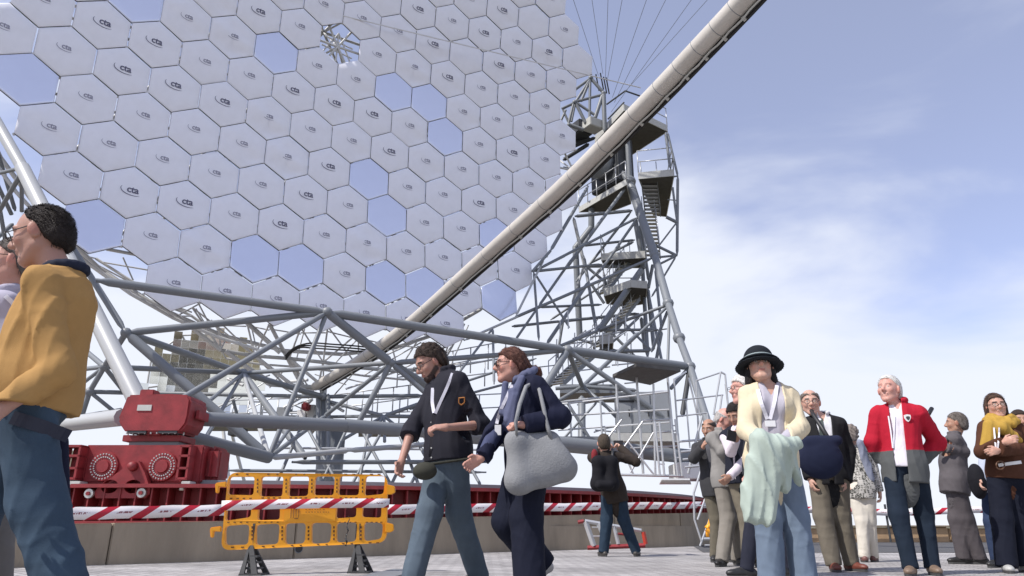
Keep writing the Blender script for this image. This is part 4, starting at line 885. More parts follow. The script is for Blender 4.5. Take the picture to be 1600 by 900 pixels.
# ================================================================ PEOPLE  (implicit surfaces meshed with surface nets)
def V3(*a): return np.array(a,dtype=float)
def nrm(a): a=np.asarray(a,float); return a/max(1e-9,np.linalg.norm(a))
class SD:
    def __init__(s,v): s.v=v; s.p=[]
    def _a(s,lo,hi,fn,k,op): s.p.append((np.asarray(lo,float),np.asarray(hi,float),fn,k,op)); return s
    def cap(s,a,b,ra,rb=None,k=.02,op=0):
        a=np.asarray(a,float);b=np.asarray(b,float); rb=ra if rb is None else rb; ba=b-a; L2=max(1e-9,ba@ba); m=max(ra,rb)
        def fn(X,Y,Z):
            x,y,z=X-a[0],Y-a[1],Z-a[2]; h=np.clip((x*ba[0]+y*ba[1]+z*ba[2])/L2,0,1)
            return np.sqrt((x-ba[0]*h)**2+(y-ba[1]*h)**2+(z-ba[2]*h)**2)-(ra+(rb-ra)*h)
        return s._a(np.minimum(a,b)-m,np.maximum(a,b)+m,fn,k,op)
    def ell(s,c,r,fr=None,k=.02,op=0):
        c=np.asarray(c,float); fr=np.eye(3) if fr is None else np.array([nrm(q) for q in fr]); m=max(r)
        def fn(X,Y,Z):
            x,y,z=X-c[0],Y-c[1],Z-c[2]; q=[(x*fr[i][0]+y*fr[i][1]+z*fr[i][2])/r[i] for i in range(3)]
            k0=np.sqrt(q[0]**2+q[1]**2+q[2]**2)+1e-9; k1=np.sqrt((q[0]/r[0])**2+(q[1]/r[1])**2+(q[2]/r[2])**2)+1e-9
            return k0*(k0-1)/k1
        return s._a(c-m,c+m,fn,k,op)
    def mesh(s,name,mt,parent,cuts=(),ck=0,folds=0,fs=1.0,color=None,paint=(),hfold=0,rough=0,drape=0):
        v=s.v; adds=[q for q in s.p if q[4]==0]; lo=np.min([q[0] for q in adds],0)-3*v; hi=np.max([q[1] for q in adds],0)+3*v
        n=np.ceil((hi-lo)/v).astype(int)+1; F=np.full(n,.08,np.float32); ax=[(lo[i]+v*np.arange(n[i])).astype(np.float32) for i in range(3)]
        for l,h,fn,k,op in s.p:
            m=k+2.5*v; i0=np.clip(np.floor((l-m-lo)/v).astype(int),0,n); i1=np.clip(np.ceil((h+m-lo)/v).astype(int)+1,0,n)
            if (i1<=i0).any(): continue
            sl=tuple(slice(i0[i],i1[i]) for i in range(3)); X,Y,Z=ax[0][sl[0]][:,None,None],ax[1][sl[1]][None,:,None],ax[2][sl[2]][None,None,:]
            d=fn(X,Y,Z).astype(np.float32); A=F[sl]
            if op==0:
                if k>0: h_=np.clip(.5+.5*(A-d)/k,0,1); F[sl]=A*(1-h_)+d*h_-k*h_*(1-h_)
                else: F[sl]=np.minimum(A,d)
            else:
                d=-d; h_=np.clip(.5-.5*(A-d)/k,0,1); F[sl]=A*(1-h_)+d*h_+k*h_*(1-h_)
        near=np.nonzero(np.abs(F)<.07); px,py,pz=(ax[i][near[i]] for i in range(3))
        if folds or hfold or cuts or drape:
            g=F[near]
            if folds:
                q=fs; a=px*31*q+2.2*np.sin(pz*11*q+py*7)+1.3*np.sin(py*23*q+pz*5); b=pz*27*q+2*np.sin(px*13*q-py*9)+1.2*np.sin(px*29+py*17); c=(px+pz)*53*q+2*np.sin(pz*19*q+px*5)
                if rough: g=g-folds*(np.sin(a)*np.sin(b)+.45*np.sin(c+py*31)+.5*np.abs(np.sin(b*.5+a*.3))-.3)
            elif folds:
                rd=lambda t:(1-np.abs(np.sin(t)))**2.2
                wx_=.5+.5*np.sin(px*9+pz*6+1.7*np.sin(py*8)); wz=.5+.5*np.sin(pz*8-px*7+2*np.sin(px*6+2)+4)
                f1=rd((pz*1.0+px*.75)*q*30+2.6*np.sin(px*8+pz*3)+py*9); f2=rd((pz*.9-px*.8)*q*38+2.4*np.sin(pz*9+py*7)+py*8); f3=rd(px*q*46+2.2*np.sin(pz*9)+py*22)
                g=g-folds*(1.5*f1*wx_+1.4*f2*wz+.9*f3*(1-wx_)+.5*np.sin(px*13+pz*9)*np.sin(pz*15-py*12)-.55)
            if hfold:
                m_=.10+.8*(np.exp(-((pz-lo[2]-.10)/.09)**2)+np.exp(-((pz-lo[2]-.42)/.08)**2)+.8*np.exp(-((pz-lo[2]-.78)/.07)**2))
                g=g-hfold*m_*2.4*((1-np.abs(np.sin(pz*34+1.8*np.sin(px*15+py*13)+px*9)))**2-.3)
            if drape: g=g-drape*((1-np.abs(np.sin(px*24+1.3*np.sin(pz*8)+pz*3)))**1.6+.5*(1-np.abs(np.sin(px*47+2*np.sin(pz*6+1)-pz*5)))**2-.5)
            for cfn in cuts:
                d=cfn(px,py,pz)
                if ck: h_=np.clip(.5-.5*(g-d)/ck,0,1); g=g*(1-h_)+d*h_+ck*h_*(1-h_)
                else: g=np.maximum(g,d)
            F[near]=g
        S=F<0; nc=n-1; acc=None; ids=[];wx=[];edges=[]
        for A_ in range(3):
            B_,C_=(A_+1)%3,(A_+2)%3
            sa=[slice(None)]*3; sb=[slice(None)]*3; sa[A_]=slice(0,-1); sb[A_]=slice(1,None)
            cr_=S[tuple(sa)]!=S[tuple(sb)]; 
            for q in (B_,C_): 
                t=[slice(None)]*3; t[q]=slice(0,1); cr_[tuple(t)]=False; t[q]=slice(-1,None); cr_[tuple(t)]=False
            I=np.array(np.nonzero(cr_)); 
            if I.shape[1]==0: continue
            f0=F[tuple(sa)][cr_]; f1=F[tuple(sb)][cr_]; t=f0/(f0-f1); pos=I.astype(float); pos[A_]+=t
            cell=[]
            for db,dc in ((-1,-1),(0,-1),(0,0),(-1,0)):
                J=I.copy(); J[B_]+=db; J[C_]+=dc; id_=(J[0]*nc[1]+J[1])*nc[2]+J[2]; cell.append(id_); ids.append(id_); wx.append(pos)
            edges.append((np.array(cell),f0<0))
        if not edges: return None
        ids_=np.concatenate(ids); W_=np.concatenate(wx,1); u,inv=np.unique(ids_,return_inverse=True); cnt=np.bincount(inv)
        vert=np.stack([np.bincount(inv,W_[i])/cnt for i in range(3)],1)*v+lo
        fc=[]
        for cell,ins in edges:
            q=np.searchsorted(u,cell).T; fc.append(np.where(ins[:,None],q,q[:,::-1]))
        fc=np.concatenate(fc); org=np.array([(vert[:,0].min()+vert[:,0].max())/2,(vert[:,1].min()+vert[:,1].max())/2,vert[:,2].min()])
        me=bpy.data.meshes.new(name); nv,nf=len(vert),len(fc)
        me.vertices.add(nv); me.vertices.foreach_set('co',(vert-org).astype(np.float32).ravel()); me.loops.add(nf*4); me.loops.foreach_set('vertex_index',fc.astype(np.int32).ravel())
        me.polygons.add(nf); me.polygons.foreach_set('loop_start',np.arange(0,nf*4,4,dtype=np.int32)); me.polygons.foreach_set('loop_total',np.full(nf,4,np.int32)); me.polygons.foreach_set('use_smooth',np.ones(nf,bool))
        me.update(calc_edges=True); me.validate(); me.materials.append(mt)
        col=np.ones((nv,4)); 
        if callable(color): col[:,:3]=color(vert)
        elif color is not None: col[:,:3]=color
        for c,r,cc in paint:
            if isinstance(c,tuple): a,b=np.asarray(c[0]),np.asarray(c[1]); ba=b-a; h=np.clip((vert-a)@ba/max(1e-9,ba@ba),0,1); d=np.linalg.norm(vert-a-h[:,None]*ba,axis=1)
            else: d=np.linalg.norm(vert-np.asarray(c),axis=1)
            w_=np.clip((r-d)/(.25*r)+.5,0,1)[:,None]; col[:,:3]=col[:,:3]*(1-w_)+np.array(cc)*w_
        at=me.color_attributes.new('Col','FLOAT_COLOR','POINT'); at.data.foreach_set('color',col.astype(np.float32).ravel())
        o=bpy.data.objects.new(name,me); link(o,parent,org); o['_b']=0; del o['_b']
        BV[o.name]=(vert,fc); return o
BV={}
SK=mat('skin',(.5,.3,.22),.5,vc=True,sss=.12,spec=.35,bump=.08,bscale=220)
CL=mat('woven_cloth',(.5,.5,.5),.85,vc=True,var=.07,vscale=9,bump=.14,bscale=200,spec=.2,crease=.6)
KN=mat('knitted_wool',(.5,.5,.5),.9,vc=True,var=.08,vscale=14,bump=.22,bscale=300,spec=.1,crease=.5)
DN_=mat('denim',(.5,.5,.5),.85,vc=True,var=.16,vscale=7,bump=.12,bscale=260,spec=.15,crease=.7)
LE=mat('leather',(.5,.5,.5),.45,vc=True,var=.12,vscale=10,bump=.2,bscale=90)
HA=mat('hair',(.5,.5,.5),.6,vc=True,var=.35,vscale=55,bump=.6,bscale=260,spec=.25,stretch=(1,1,.35))
FE=mat('felt_tote',(.23,.235,.24),.95,0,.14,9,.25,90)
def ray(px,py,objs):
    a,b=(px-800)/FPX,(450-py)/FPX; d=Vector((a,CC-b*SS,SS+b*CC)).normalized(); best=None
    for o in objs:
        if o.name not in BT: vv,ff=BV[o.name]; BT[o.name]=BVHTree.FromPolygons([tuple(x) for x in vv],[tuple(int(i) for i in x) for x in ff])
        h=BT[o.name].ray_cast(Vector((0,0,CH)),d)
        if h[0] is not None and (best is None or h[3]<best[1]): best=(h[0],h[3])
    return (best[0]-d*.006) if best else None
BT={}
def ribbon(name,parent,pts,w_,mt,objs,th=.003,n=5):
    """strip of cloth lying on the given garment; pts are picture points of its course"""
    q=[]
    for i in range(len(pts)-1):
        for k in range(n): t=k/n; q.append((pts[i][0]*(1-t)+pts[i+1][0]*t,pts[i][1]*(1-t)+pts[i+1][1]*t))
    q.append(pts[-1]); w3=[]; last=None
    for x,y in q:
        h=ray(x,y,objs)
        if h is None: h=P(x,y,last.y) if last is not None else None
        if h is None: continue
        w3.append(h); last=h
    if len(w3)<2: return None
    for _ in range(2): w3=[w3[0]]+[(w3[i-1]+w3[i]*2+w3[i+1])/4 for i in range(1,len(w3)-1)]+[w3[-1]]
    mb=MB(); v=[]
    for i,p in enumerate(w3):
        d=(w3[min(i+1,len(w3)-1)]-w3[max(i-1,0)]).normalized(); vw=(p-Vector((0,0,CH))).normalized(); s=d.cross(vw).normalized()*w_/2; nn=-vw*(th+.004)
        v+=[p-s+nn,p+s+nn,p+s-nn*.2,p-s-nn*.2]
    f=[]
    for i in range(len(w3)-1):
        for k in range(4): f.append((i*4+k,i*4+(k+1)%4,(i+1)*4+(k+1)%4,(i+1)*4+k))
    f+=[(0,1,2,3),tuple(4*(len(w3)-1)+k for k in (3,2,1,0))]
    o=meshobj(name,v,f,mt,parent); return o
SKIN=dict(light=(.56,.34,.26),pink=(.58,.31,.25),tan=(.40,.225,.155),olive=(.46,.28,.20))
def person(label,H,top,hx,nx,px,yaw,hyaw=None,hp=0,roll=0,Y=None,hy=None,arms=None,legs=None,skin='light',hair=None,v=.009,cv=.011,
           shirt=None,coat=None,pants=None,shoes=(.03,.03,.03),hands=(None,None),female=False,fat=0,beard=None,glasses=None,name='person',mouth=0,nz_=None):
    s=H/1.75; hyaw=yaw if hyaw is None else hyaw
    if Y is None:
        el_=math.atan((450-top)/FPX)+TH; Y=(H-CH)/math.tan(el_)
    def at(x,z,dy=0): return V3(PX(x,Y+dy,z),Y+dy,z)
    def atp(x,y,dy=0): q=P(x,y,Y+dy); return V3(*q)
    yr=R(yaw); fw=V3(-math.sin(yr),-math.cos(yr),0); lf=V3(math.cos(yr),-math.sin(yr),0)
    zn=.838*H if nz_ is None else nz_
    neck=at(nx,zn); pel=at(px,.535*H); up=nrm(neck-pel); lf=nrm(lf-up*(lf@up)); fw=np.cross(up,lf)*-1 if np.cross(up,lf)@fw<0 else np.cross(up,lf)
    sw=(.142 if female else .166)*s; hw=.092*s
    hyr=R(hyaw); hf=V3(-math.sin(hyr),-math.cos(hyr),0); hl=V3(math.cos(hyr),-math.sin(hyr),0); hu=V3(0,0,1)
    c_,s_=math.cos(R(hp)),math.sin(R(hp)); hf,hu=hf*c_-hu*s_,hu*c_+hf*s_
    if roll: c_,s_=math.cos(R(roll)),math.sin(R(roll)); hl,hu=hl*c_+hu*s_,hu*c_-hl*s_
    hc=at(hx,H-.128*s-(.01 if hp else 0)) if hy is None else atp(hx,hy)
    k=s*(1.11 if female else 1.15); h=lambda f,l,u: hc+(hf*f+hl*l+hu*u)*k
    sh=[neck-lf*sw-up*.080*s,neck+lf*sw-up*.080*s]; hip=[pel-lf*hw-up*.02,pel+lf*hw-up*.02]
    if arms is None: arms=[None,None]
    EL=[];WR=[]
    for i,a in enumerate(arms):
        sg=-1 if i==0 else 1
        if a is None: e=sh[i]+lf*sg*.05-up*.28*s-fw*.02; w_=e-up*.25*s+fw*.06
        else: e=atp(a[0],a[1],a[2]); w_=atp(a[3],a[4],a[5])
        EL.append(e);WR.append(w_)
    KN_=[];AN=[];FD=[]
    for i,l in enumerate(legs):
        kx,kdy,ax_,ady,lift,fy=l[:6]; kz=.285*H+(l[6] if len(l)>6 else 0)
        KN_.append(at(kx,kz,kdy)); AN.append(at(ax_,.085*s+lift,ady)); f_=R(fy); FD.append((V3(-math.sin(f_),-math.cos(f_),0),lift))
    base=Vector(((AN[0][0]+AN[1][0])/2,(AN[0][1]+AN[1][1])/2,0)); root=thing(name,label,'person',base,None)
    tf=[lf,fw,up]
    def torso(g,t,w=1.0):
        wf=.92 if female else 1
        g.ell(pel*.30+neck*.70+fw*.005,(.150*s*wf*w+t+fat*.3,.106*s+t*.9+fat*.5,.175*s+t*.5),tf,.05)
        g.ell(pel*.62+neck*.38+fw*(.01+fat*.5),(.140*s*wf*w+t+fat,.104*s+t+fat,.18*s+t),tf,.06)
        g.ell(pel+fw*-.005,(.158*s*w+t+fat*.6,.112*s+t+fat*.6,.135*s+t),tf,.06)
        q=t*.55; g.cap(sh[0]-up*.01,sh[1]-up*.01,.048*s+q,None,.05); g.cap(neck-up*.03,sh[0]+lf*.02+up*.008,.046*s+q,.044*s+q,.05); g.cap(neck-up*.03,sh[1]-lf*.02+up*.008,.046*s+q,.044*s+q,.05)
        if female:
            for q in (-1,1): g.ell(pel*.33+neck*.67+fw*.095*s+lf*q*.075*s,(.062+t*.5,.05+t*.5,.06+t*.5),tf,.05)
    # ---- skin body: one continuous surface
    g=SD(v); torso(g,-.012)
    for i in (0,1):
        sg=-1 if i==0 else 1
        g.cap(sh[i],EL[i],.043*s,.034*s,.03); g.cap(EL[i],WR[i],.036*s,.024*s,.02)
        hd=nrm(WR[i]-EL[i]); hs=hands[i] or {}
        if 'dir' in hs: hd=nrm(hd*.25+nrm(V3(*hs['dir'])))
        pn=V3(*hs.get('palm',tuple(-fw*.2-lf*sg))); pn=nrm(pn-hd*(pn@hd)); sd=nrm(np.cross(hd,pn))
        th=hs.get('thumb'); 
        if th is not None: 
            if sd@V3(*th)<0: sd=-sd
        elif sd@(fw+up*.3)<0: sd=-sd
        cu=hs.get('curl',.35); w0=WR[i]; fr_=max(.0082,.0093 if v<.0085 else v*1.12)
        g.ell(w0+hd*.048*s,(.052*s,.040*s,.0165*s),[hd,sd,pn],.016); g.cap(w0,w0+hd*.03,.024*s,.022*s,.015)
        for j,(ln,off) in enumerate(((.072,.029),(.080,.010),(.074,-.010),(.058,-.029))):
            b0=w0+hd*.086*s+sd*off*s; a_=cu*(1.0+.12*j); d1=hd*math.cos(a_*.9)+pn*math.sin(a_*.9)+sd*off*1.2; d2=hd*math.cos(a_*1.9)+pn*math.sin(a_*1.9); d3=hd*math.cos(a_*2.7)+pn*math.sin(a_*2.7)
            p1=b0+nrm(d1)*ln*.46*s; p2=p1+nrm(d2)*ln*.30*s; p3=p2+nrm(d3)*ln*.24*s
            g.cap(b0-hd*.015,p1,fr_*1.08,fr_,.004); g.cap(p1,p2,fr_,fr_*.95,.003); g.cap(p2,p3,fr_*.95,fr_*.85,.003)
        t0=w0+hd*.022*s+sd*.022*s; t1=t0+nrm(hd*.7+sd*.75+pn*.25)*.040*s; t2=t1+nrm(hd+sd*.15+pn*.35*(1+cu))*.034*s
        g.cap(t0,t1,fr_*1.45,fr_*1.15,.008); g.cap(t1,t2,fr_*1.15,fr_*.95,.003)
        g.cap(hip[i],KN_[i],.080*s,.050*s,.04); g.cap(KN_[i],AN[i],.052*s,.034*s,.02)
        f_,lift=FD[i]; g.cap(AN[i]-V3(0,0,.045),AN[i]+f_*.13*s-V3(0,0,.055+lift*.5),.032,.022,.02)
    g.cap(neck-up*.03,h(-.015,0,-.065),.056*s*(.88 if female else 1),.050*s*(.88 if female else 1),.03)
    g.ell(h(-.012,0,.018),(.074*k,.094*k,.095*k),[hl,hf,hu],.02); g.ell(h(.018,0,-.03),(.060*k,.068*k,.082*k),[hl,hf,hu],.03)
    g.cap(h(.066,-.008,-.094),h(.066,.008,-.094),.020*k,None,.025)
    for q in (-1,1):
        g.cap(h(.008,q*.046,-.058),h(.058,q*.016,-.092),.022*k,.018*k,.02); g.ell(h(.060,q*.036,-.020),(.020*k,.022*k,.024*k),None,.018); g.cap(h(.076,q*.012,.030),h(.070,q*.042,.028),.011*k,.010*k,.014)
        g.ell(h(-.002,q*.076,-.008),(.010*k,.020*k,.033*k),[hl+hf*q*.35*-1,hf,hu],.008)
    g.ell(h(.092,-.031,.008),(.019*k,.014*k,.013*k),[hl,hf,hu],.012,1); g.ell(h(.092,.031,.008),(.019*k,.014*k,.013*k),[hl,hf,hu],.012,1)
    for q in (-1,1): g.ell(h(.071,q*.031,.007),(.0125*k,)*3,None,.003)
    g.cap(h(.082,0,.018),h(.106,0,-.020),.0085*k,.0125*k,.012); g.ell(h(.093,0,-.027),(.019*k,.013*k,.010*k),[hl,hf,hu],.01)
    g.cap(h(.083,-.017,-.0515),h(.083,.017,-.0515),.0075*k,None,.008); g.cap(h(.081,-.014,-.063),h(.081,.014,-.063),.008*k,None,.008)
    if mouth: g.ell(h(.091,0,-.057),(.020*k,.012*k,.0045*k),[hl,hf,hu],.004,1)
    sc=np.array(SKIN[skin]) if isinstance(skin,str) else np.array(skin); hcol=np.array(hair['col'] if hair else (.04,.03,.025)); bc__=hcol*.8 if hair and hair['col'][0]<.3 else sc*.55
    paint=[((h(.092,-.019,-.0575),h(.092,.019,-.0575)),.0085,sc*np.array((.82,.55,.55)))]
    if mouth: paint.append(((h(.088,-.012,-.0565),h(.088,.012,-.0565)),.0045,(.50,.38,.34)))
    for q in (-1,1):
        paint+= [((h(.090,q*.016,.031),h(.078,q*.048,.029)),.0068,bc__),(h(.082,q*.031,.007),.0100,(.50,.46,.42)),(h(.085,q*.031,.007),.0062,(.03,.02,.015)),(h(.060,q*.038,-.025),.024,sc*np.array((1.05,.86,.84)))]
        paint.append((h(-.002,q*.082,-.008),.026,sc*np.array((1.02,.84,.82))))
    paint.append((h(.106,0,-.022),.014,sc*np.array((1.03,.85,.82))))
    if beard is not None:
        paint=[((h(.062,q*.03,-.085),h(.012,q*.058,-.05)),.024,beard) for q in(-1,1)]+[(h(.072,0,-.095),.036,beard),((h(.094,-.02,-.043),h(.094,.02,-.043)),.007,beard)]+paint
    body=g.mesh('body',SK,root,color=tuple(sc),paint=paint)
    out_={'root':root,'body':body,'h':h,'hc':hc,'hf':hf,'hl':hl,'hu':hu,'fw':fw,'lf':lf,'up':up,'neck':neck,'pel':pel,'sh':sh,'EL':EL,'WR':WR,'Y':Y,'s':s,'AN':AN,'KN':KN_,'at':at,'atp':atp,'k':k}
    # ---- hair
    if hair:
        st=hair.get('style','short'); t=hair.get('t',.016)*.85; g=SD(min(v,.008)); g.ell(h(-.014,0,.020),((.074+t)*k,(.094+t)*k,(.096+t)*k),[hl,hf,hu],.02)
        if st in('short','bob','long','pony','curly'): g.ell(h(-.045,0,-.03),((.066+t)*k,(.055+t)*k,(.065+t)*k),[hl,hf,hu],.03)
        if st in('bob','long'):
            ln={'bob':-.13,'long':-.27}[st]
            for q in (-1,1): g.cap(h(-.015,q*.072,.0),h(-.02,q*.082,ln*.8),.026,.028,.03)
            for q in (-.5,.5): g.cap(h(-.065,q*.07,.0),h(-.07,q*.09,ln),.038,.034,.03)
            g.cap(h(-.07,0,.02),h(-.08,0,ln),.042,.034,.03)
        if st=='pony':
            rr=random.Random(4); g.cap(h(-.10,0,.02),h(-.125,0,-.03),.034,.036,.02)
            for q in range(14): g.ell(h(-.115-rr.uniform(0,.085),rr.uniform(-.045,.045),-.0-rr.uniform(0,.16)),(.030,.028,.034),None,.014)
        thr=hair.get('thr',((-.2,-.085),(-.05,-.075),(-.022,-.03),(.0,.012),(.03,.030),(.055,.055),(.07,.064),(.2,.066)))
        tx=[a for a,b in thr]; ty=[b for a,b in thr]
        def cut(x,y,z):
            f=(x-hc[0])*hf[0]+(y-hc[1])*hf[1]+(z-hc[2])*hf[2]; u=(x-hc[0])*hu[0]+(y-hc[1])*hu[1]+(z-hc[2])*hu[2]; l=np.abs((x-hc[0])*hl[0]+(y-hc[1])*hl[1]+(z-hc[2])*hl[2])
            T_=np.interp(f/k,tx,ty)*k
            if st in('bob','long'): T_=np.where(f/k<.02,-.5,T_)
            if st=='pony': T_=np.where(f/k<-.06,-.5,T_)
            o=T_-u
            if hair.get('bald'): o=np.maximum(o,u-hair['bald']+.5*np.maximum(0,.03-l))
            return o
        hn=hair.get('noise',.004)*(.12 if st not in('curly','pony') else .8); hcv=np.array(hair['col']); hc2=np.array(hair.get('col2',hcv*1.5))
        def hcolf(vv):
            q=.5+.5*np.sin(vv[:,0]*140+2*np.sin(vv[:,2]*50))*np.sin(vv[:,2]*90+vv[:,1]*120); return hcv*(1-q[:,None]*.6)+hc2*q[:,None]*.6
        ho=g.mesh('hair',HA,root,cuts=[cut],ck=.014,folds=hn,rough=1,fs=hair.get('fs',6.5),color=hcolf)
        if H and v<.0095:      # loose strands so that the outline is not a clean edge
            vv,_f=BV[ho.name]; rs=np.random.RandomState(int(top)); n_=int(hair.get('strands',1500)); id_=rs.randint(0,len(vv),n_); p0=vv[id_]; rad=p0-hc; rad/=np.linalg.norm(rad,axis=1)[:,None]
            flow=np.array(-hf*.7-hu*.6)[None]+rs.normal(0,.35 if st not in('curly','pony') else .9,(n_,3)); flow-=rad*np.sum(flow*rad,1)[:,None]; flow/=np.linalg.norm(flow,axis=1)[:,None]+1e-6
            ln=rs.uniform(.012,.034,n_)[:,None]*(1.4 if st in('curly','pony','long') else 1); sd_=np.cross(flow,rad)*.0011; p0=p0-rad*.002; p1=p0+flow*ln*.5+rad*.0055; p2=p0+flow*ln+rad*rs.uniform(-.002,.009,n_)[:,None]
            V_=np.stack([p0-sd_,p0+sd_,p1-sd_,p1+sd_,p2],1).reshape(-1,3); F_=[]
            for q in range(n_): F_+=[(5*q,5*q+1,5*q+3,5*q+2),(5*q+2,5*q+3,5*q+4)]
            so=meshobj('loose_strands',V_,F_,HA,ho); so['kind']='stuff'; cc_=so.data.color_attributes.new('Col','FLOAT_COLOR','POINT'); cc_.data.foreach_set('color',np.tile(np.append(hcv*1.1,1.0),len(V_)).astype(np.float32))
        if beard is not None and hair.get('beardvol'):
            g=SD(min(v,.008)); g.ell(h(.045,0,-.085),(.052*k,.048*k,.042*k),[hl,hf,hu],.02); 
            def bc2(x,y,z): 
                f=(x-hc[0])*hf[0]+(y-hc[1])*hf[1]+(z-hc[2])*hf[2]; u=(x-hc[0])*hu[0]+(y-hc[1])*hu[1]+(z-hc[2])*hu[2]; return np.maximum(u+.068*k, -.5+0*u)
            g.mesh('beard',HA,root,cuts=[bc2],folds=.003,rough=1,fs=3,color=tuple(beard))
    # ---- glasses
    if glasses:
        mb=MB(); r=.021*k
        for q in (-1,1):
            ring=[Vector(h(.100,q*.033+.024*math.cos(2*math.pi*j/14),.006+.017*math.sin(2*math.pi*j/14))) for j in range(14)]
            for j in range(14): mb.bar(ring[j],ring[(j+1)%14],.0022 if glasses!='dark' else .003,5)
            if glasses=='dark': mb.add(ring,[tuple(range(14))])
            mb.bar(h(.097,q*.056,.010),h(-.002,q*.079,.012),.0022,5)
        mb.bar(h(.102,-.012,.008),h(.102,.012,.008),.002,5); mb.build('glasses',M['black'],root)
    # ---- shirt / coat
    def garment(cfg,nm,t0,vv):
        t=cfg.get('t',t0); hem=cfg.get('hem',.10); sl=cfg.get('sleeve','long'); g=SD(vv); torso(g,t,cfg.get('w',1))
        g.ell(pel-up*(hem*.5),(.166*s+max(t,.012)+fat*.6+cfg.get('flare',0),.124*s+max(t,.012)+fat*.6,hem*.5+.30),tf,.05)
        for i in (0,1):
            a,e,w_=sh[i],EL[i],WR[i]
            if sl=='none': continue
            ar=cfg.get('ar',1.0); g.cap(a,e,(.050*s+t*.62)*ar,(.042*s+t*.85)*ar,.03)
            if sl=='long': g.cap(e,w_-nrm(w_-e)*.0,(.045*s+t)*ar,(.032*s+t)*ar,.02)
            if sl=='rolled': q=e+(w_-e)*.18; g.cap(e,q,.047*s+t,.048*s+t,.015)
        if cfg.get('collar'): 
            cr=cfg['collar']
            for j in range(10):
                a_=2*math.pi*j/10; a2=2*math.pi*(j+1)/10; f1=lambda a_: neck+(lf*math.cos(a_)*.066+fw*(math.sin(a_)*.062+.008))*s+up*(.02+cr*(.6-.4*math.sin(a_)))
                if cfg.get('open') and (math.sin(a_)>.75 and math.sin(a2)>.75): continue
                g.cap(f1(a_),f1(a2),.011+cr*.35,None,.012)
        hz=pel-up*hem
        cuts=[lambda x,y,z: -((x-hz[0])*up[0]+(y-hz[1])*up[1]+(z-hz[2])*up[2])]
        if sl in('long','rolled'):
            for i in(0,1):
                if sl=='long': q=WR[i]-nrm(WR[i]-EL[i])*(-.004+cfg.get('cuff',0)); d=nrm(WR[i]-EL[i])
                else: q=EL[i]+(WR[i]-EL[i])*.22; d=nrm(WR[i]-EL[i])
                def cf(x,y,z,q=q,d=d):
                    a_=(x-q[0])*d[0]+(y-q[1])*d[1]+(z-q[2])*d[2]; rr_=(x-q[0])**2+(y-q[1])**2+(z-q[2])**2; return np.where(rr_<.12**2,a_,-1)
                cuts.append(cf)
        if cfg.get('vneck'):
            vw,vd=cfg['vneck']; vc_=neck+fw*.09
            def vf(x,y,z):
                l=(x-neck[0])*lf[0]+(y-neck[1])*lf[1]+(z-neck[2])*lf[2]; f=(x-neck[0])*fw[0]+(y-neck[1])*fw[1]+(z-neck[2])*fw[2]; u=(x-neck[0])*up[0]+(y-neck[1])*up[1]+(z-neck[2])*up[2]
                return np.minimum(vw*np.clip((u+vd)/vd,0,1.3)-np.abs(l),f)
            cuts.append(vf)
        if cfg.get('open'):
            w0,w1=cfg['open']
            def of(x,y,z):
                l=(x-neck[0])*lf[0]+(y-neck[1])*lf[1]+(z-neck[2])*lf[2]; f=(x-neck[0])*fw[0]+(y-neck[1])*fw[1]+(z-neck[2])*fw[2]; u=(x-neck[0])*up[0]+(y-neck[1])*up[1]+(z-neck[2])*up[2]
                tt_=np.clip((u+.72)/.70,0,1); return np.minimum(w0+(w1-w0)*tt_-np.abs(l-cfg.get('oshift',0)),f-.02)
            cuts.append(of)
        col=cfg['col']; o=g.mesh(nm,cfg.get('mat',CL),root,cuts=cuts,drape=cfg.get('drape',.0055),folds=cfg.get('folds',.005)*3.4,fs=cfg.get('fs',1),color=col); return o
    out_['tops']=[]
    if shirt: out_['shirt']=garment(shirt,shirt.get('name','shirt'),.006,cv); out_['tops'].append(out_['shirt'])
    if coat: out_['coat']=garment(coat,coat.get('name','jacket'),.020,cv); out_['tops'].append(out_['coat'])
    # ---- trousers
    pc_=pants; t=pc_.get('t',.014); wd_=pc_.get('w',1.0); g=SD(cv); t_=min(t,.010); g.ell(pel,(.156*s+t_+fat*.5,.110*s+t_+fat*.5,.14*s+t_),tf,.04); g.ell(pel-fw*.045-up*.03,(.125*s+t_,.082*s+t_,.10*s+t_),tf,.04)
    for i in(0,1): 
        g.cap(hip[i],KN_[i],.082*s+t*.8,(.058*s+t)*wd_,.045); g.cap(KN_[i],AN[i]-V3(0,0,.02),(.058*s+t)*wd_,(.044*s+t)*wd_*pc_.get('cuffw',1),.03)
    wz=pel+up*pc_.get('waist',.10)
    cuts=[lambda x,y,z:(x-wz[0])*up[0]+(y-wz[1])*up[1]+(z-wz[2])*up[2]]
    for i in (0,1):
        q=AN[i]-V3(0,0,.035-pc_.get('short',0)); d=nrm(AN[i]-KN_[i])
        cuts.append(lambda x,y,z,q=q,d=d: np.where((x-q[0])**2+(y-q[1])**2+(z-q[2])**2<.15**2,(x-q[0])*d[0]+(y-q[1])*d[1]+(z-q[2])*d[2],-1))
    out_['pants']=g.mesh('trousers',pc_.get('mat',CL),root,cuts=cuts,folds=pc_.get('folds',.005)*2.6,drape=.005,fs=.9,hfold=pc_.get('hf',.0022)*.6,color=pc_['col'])
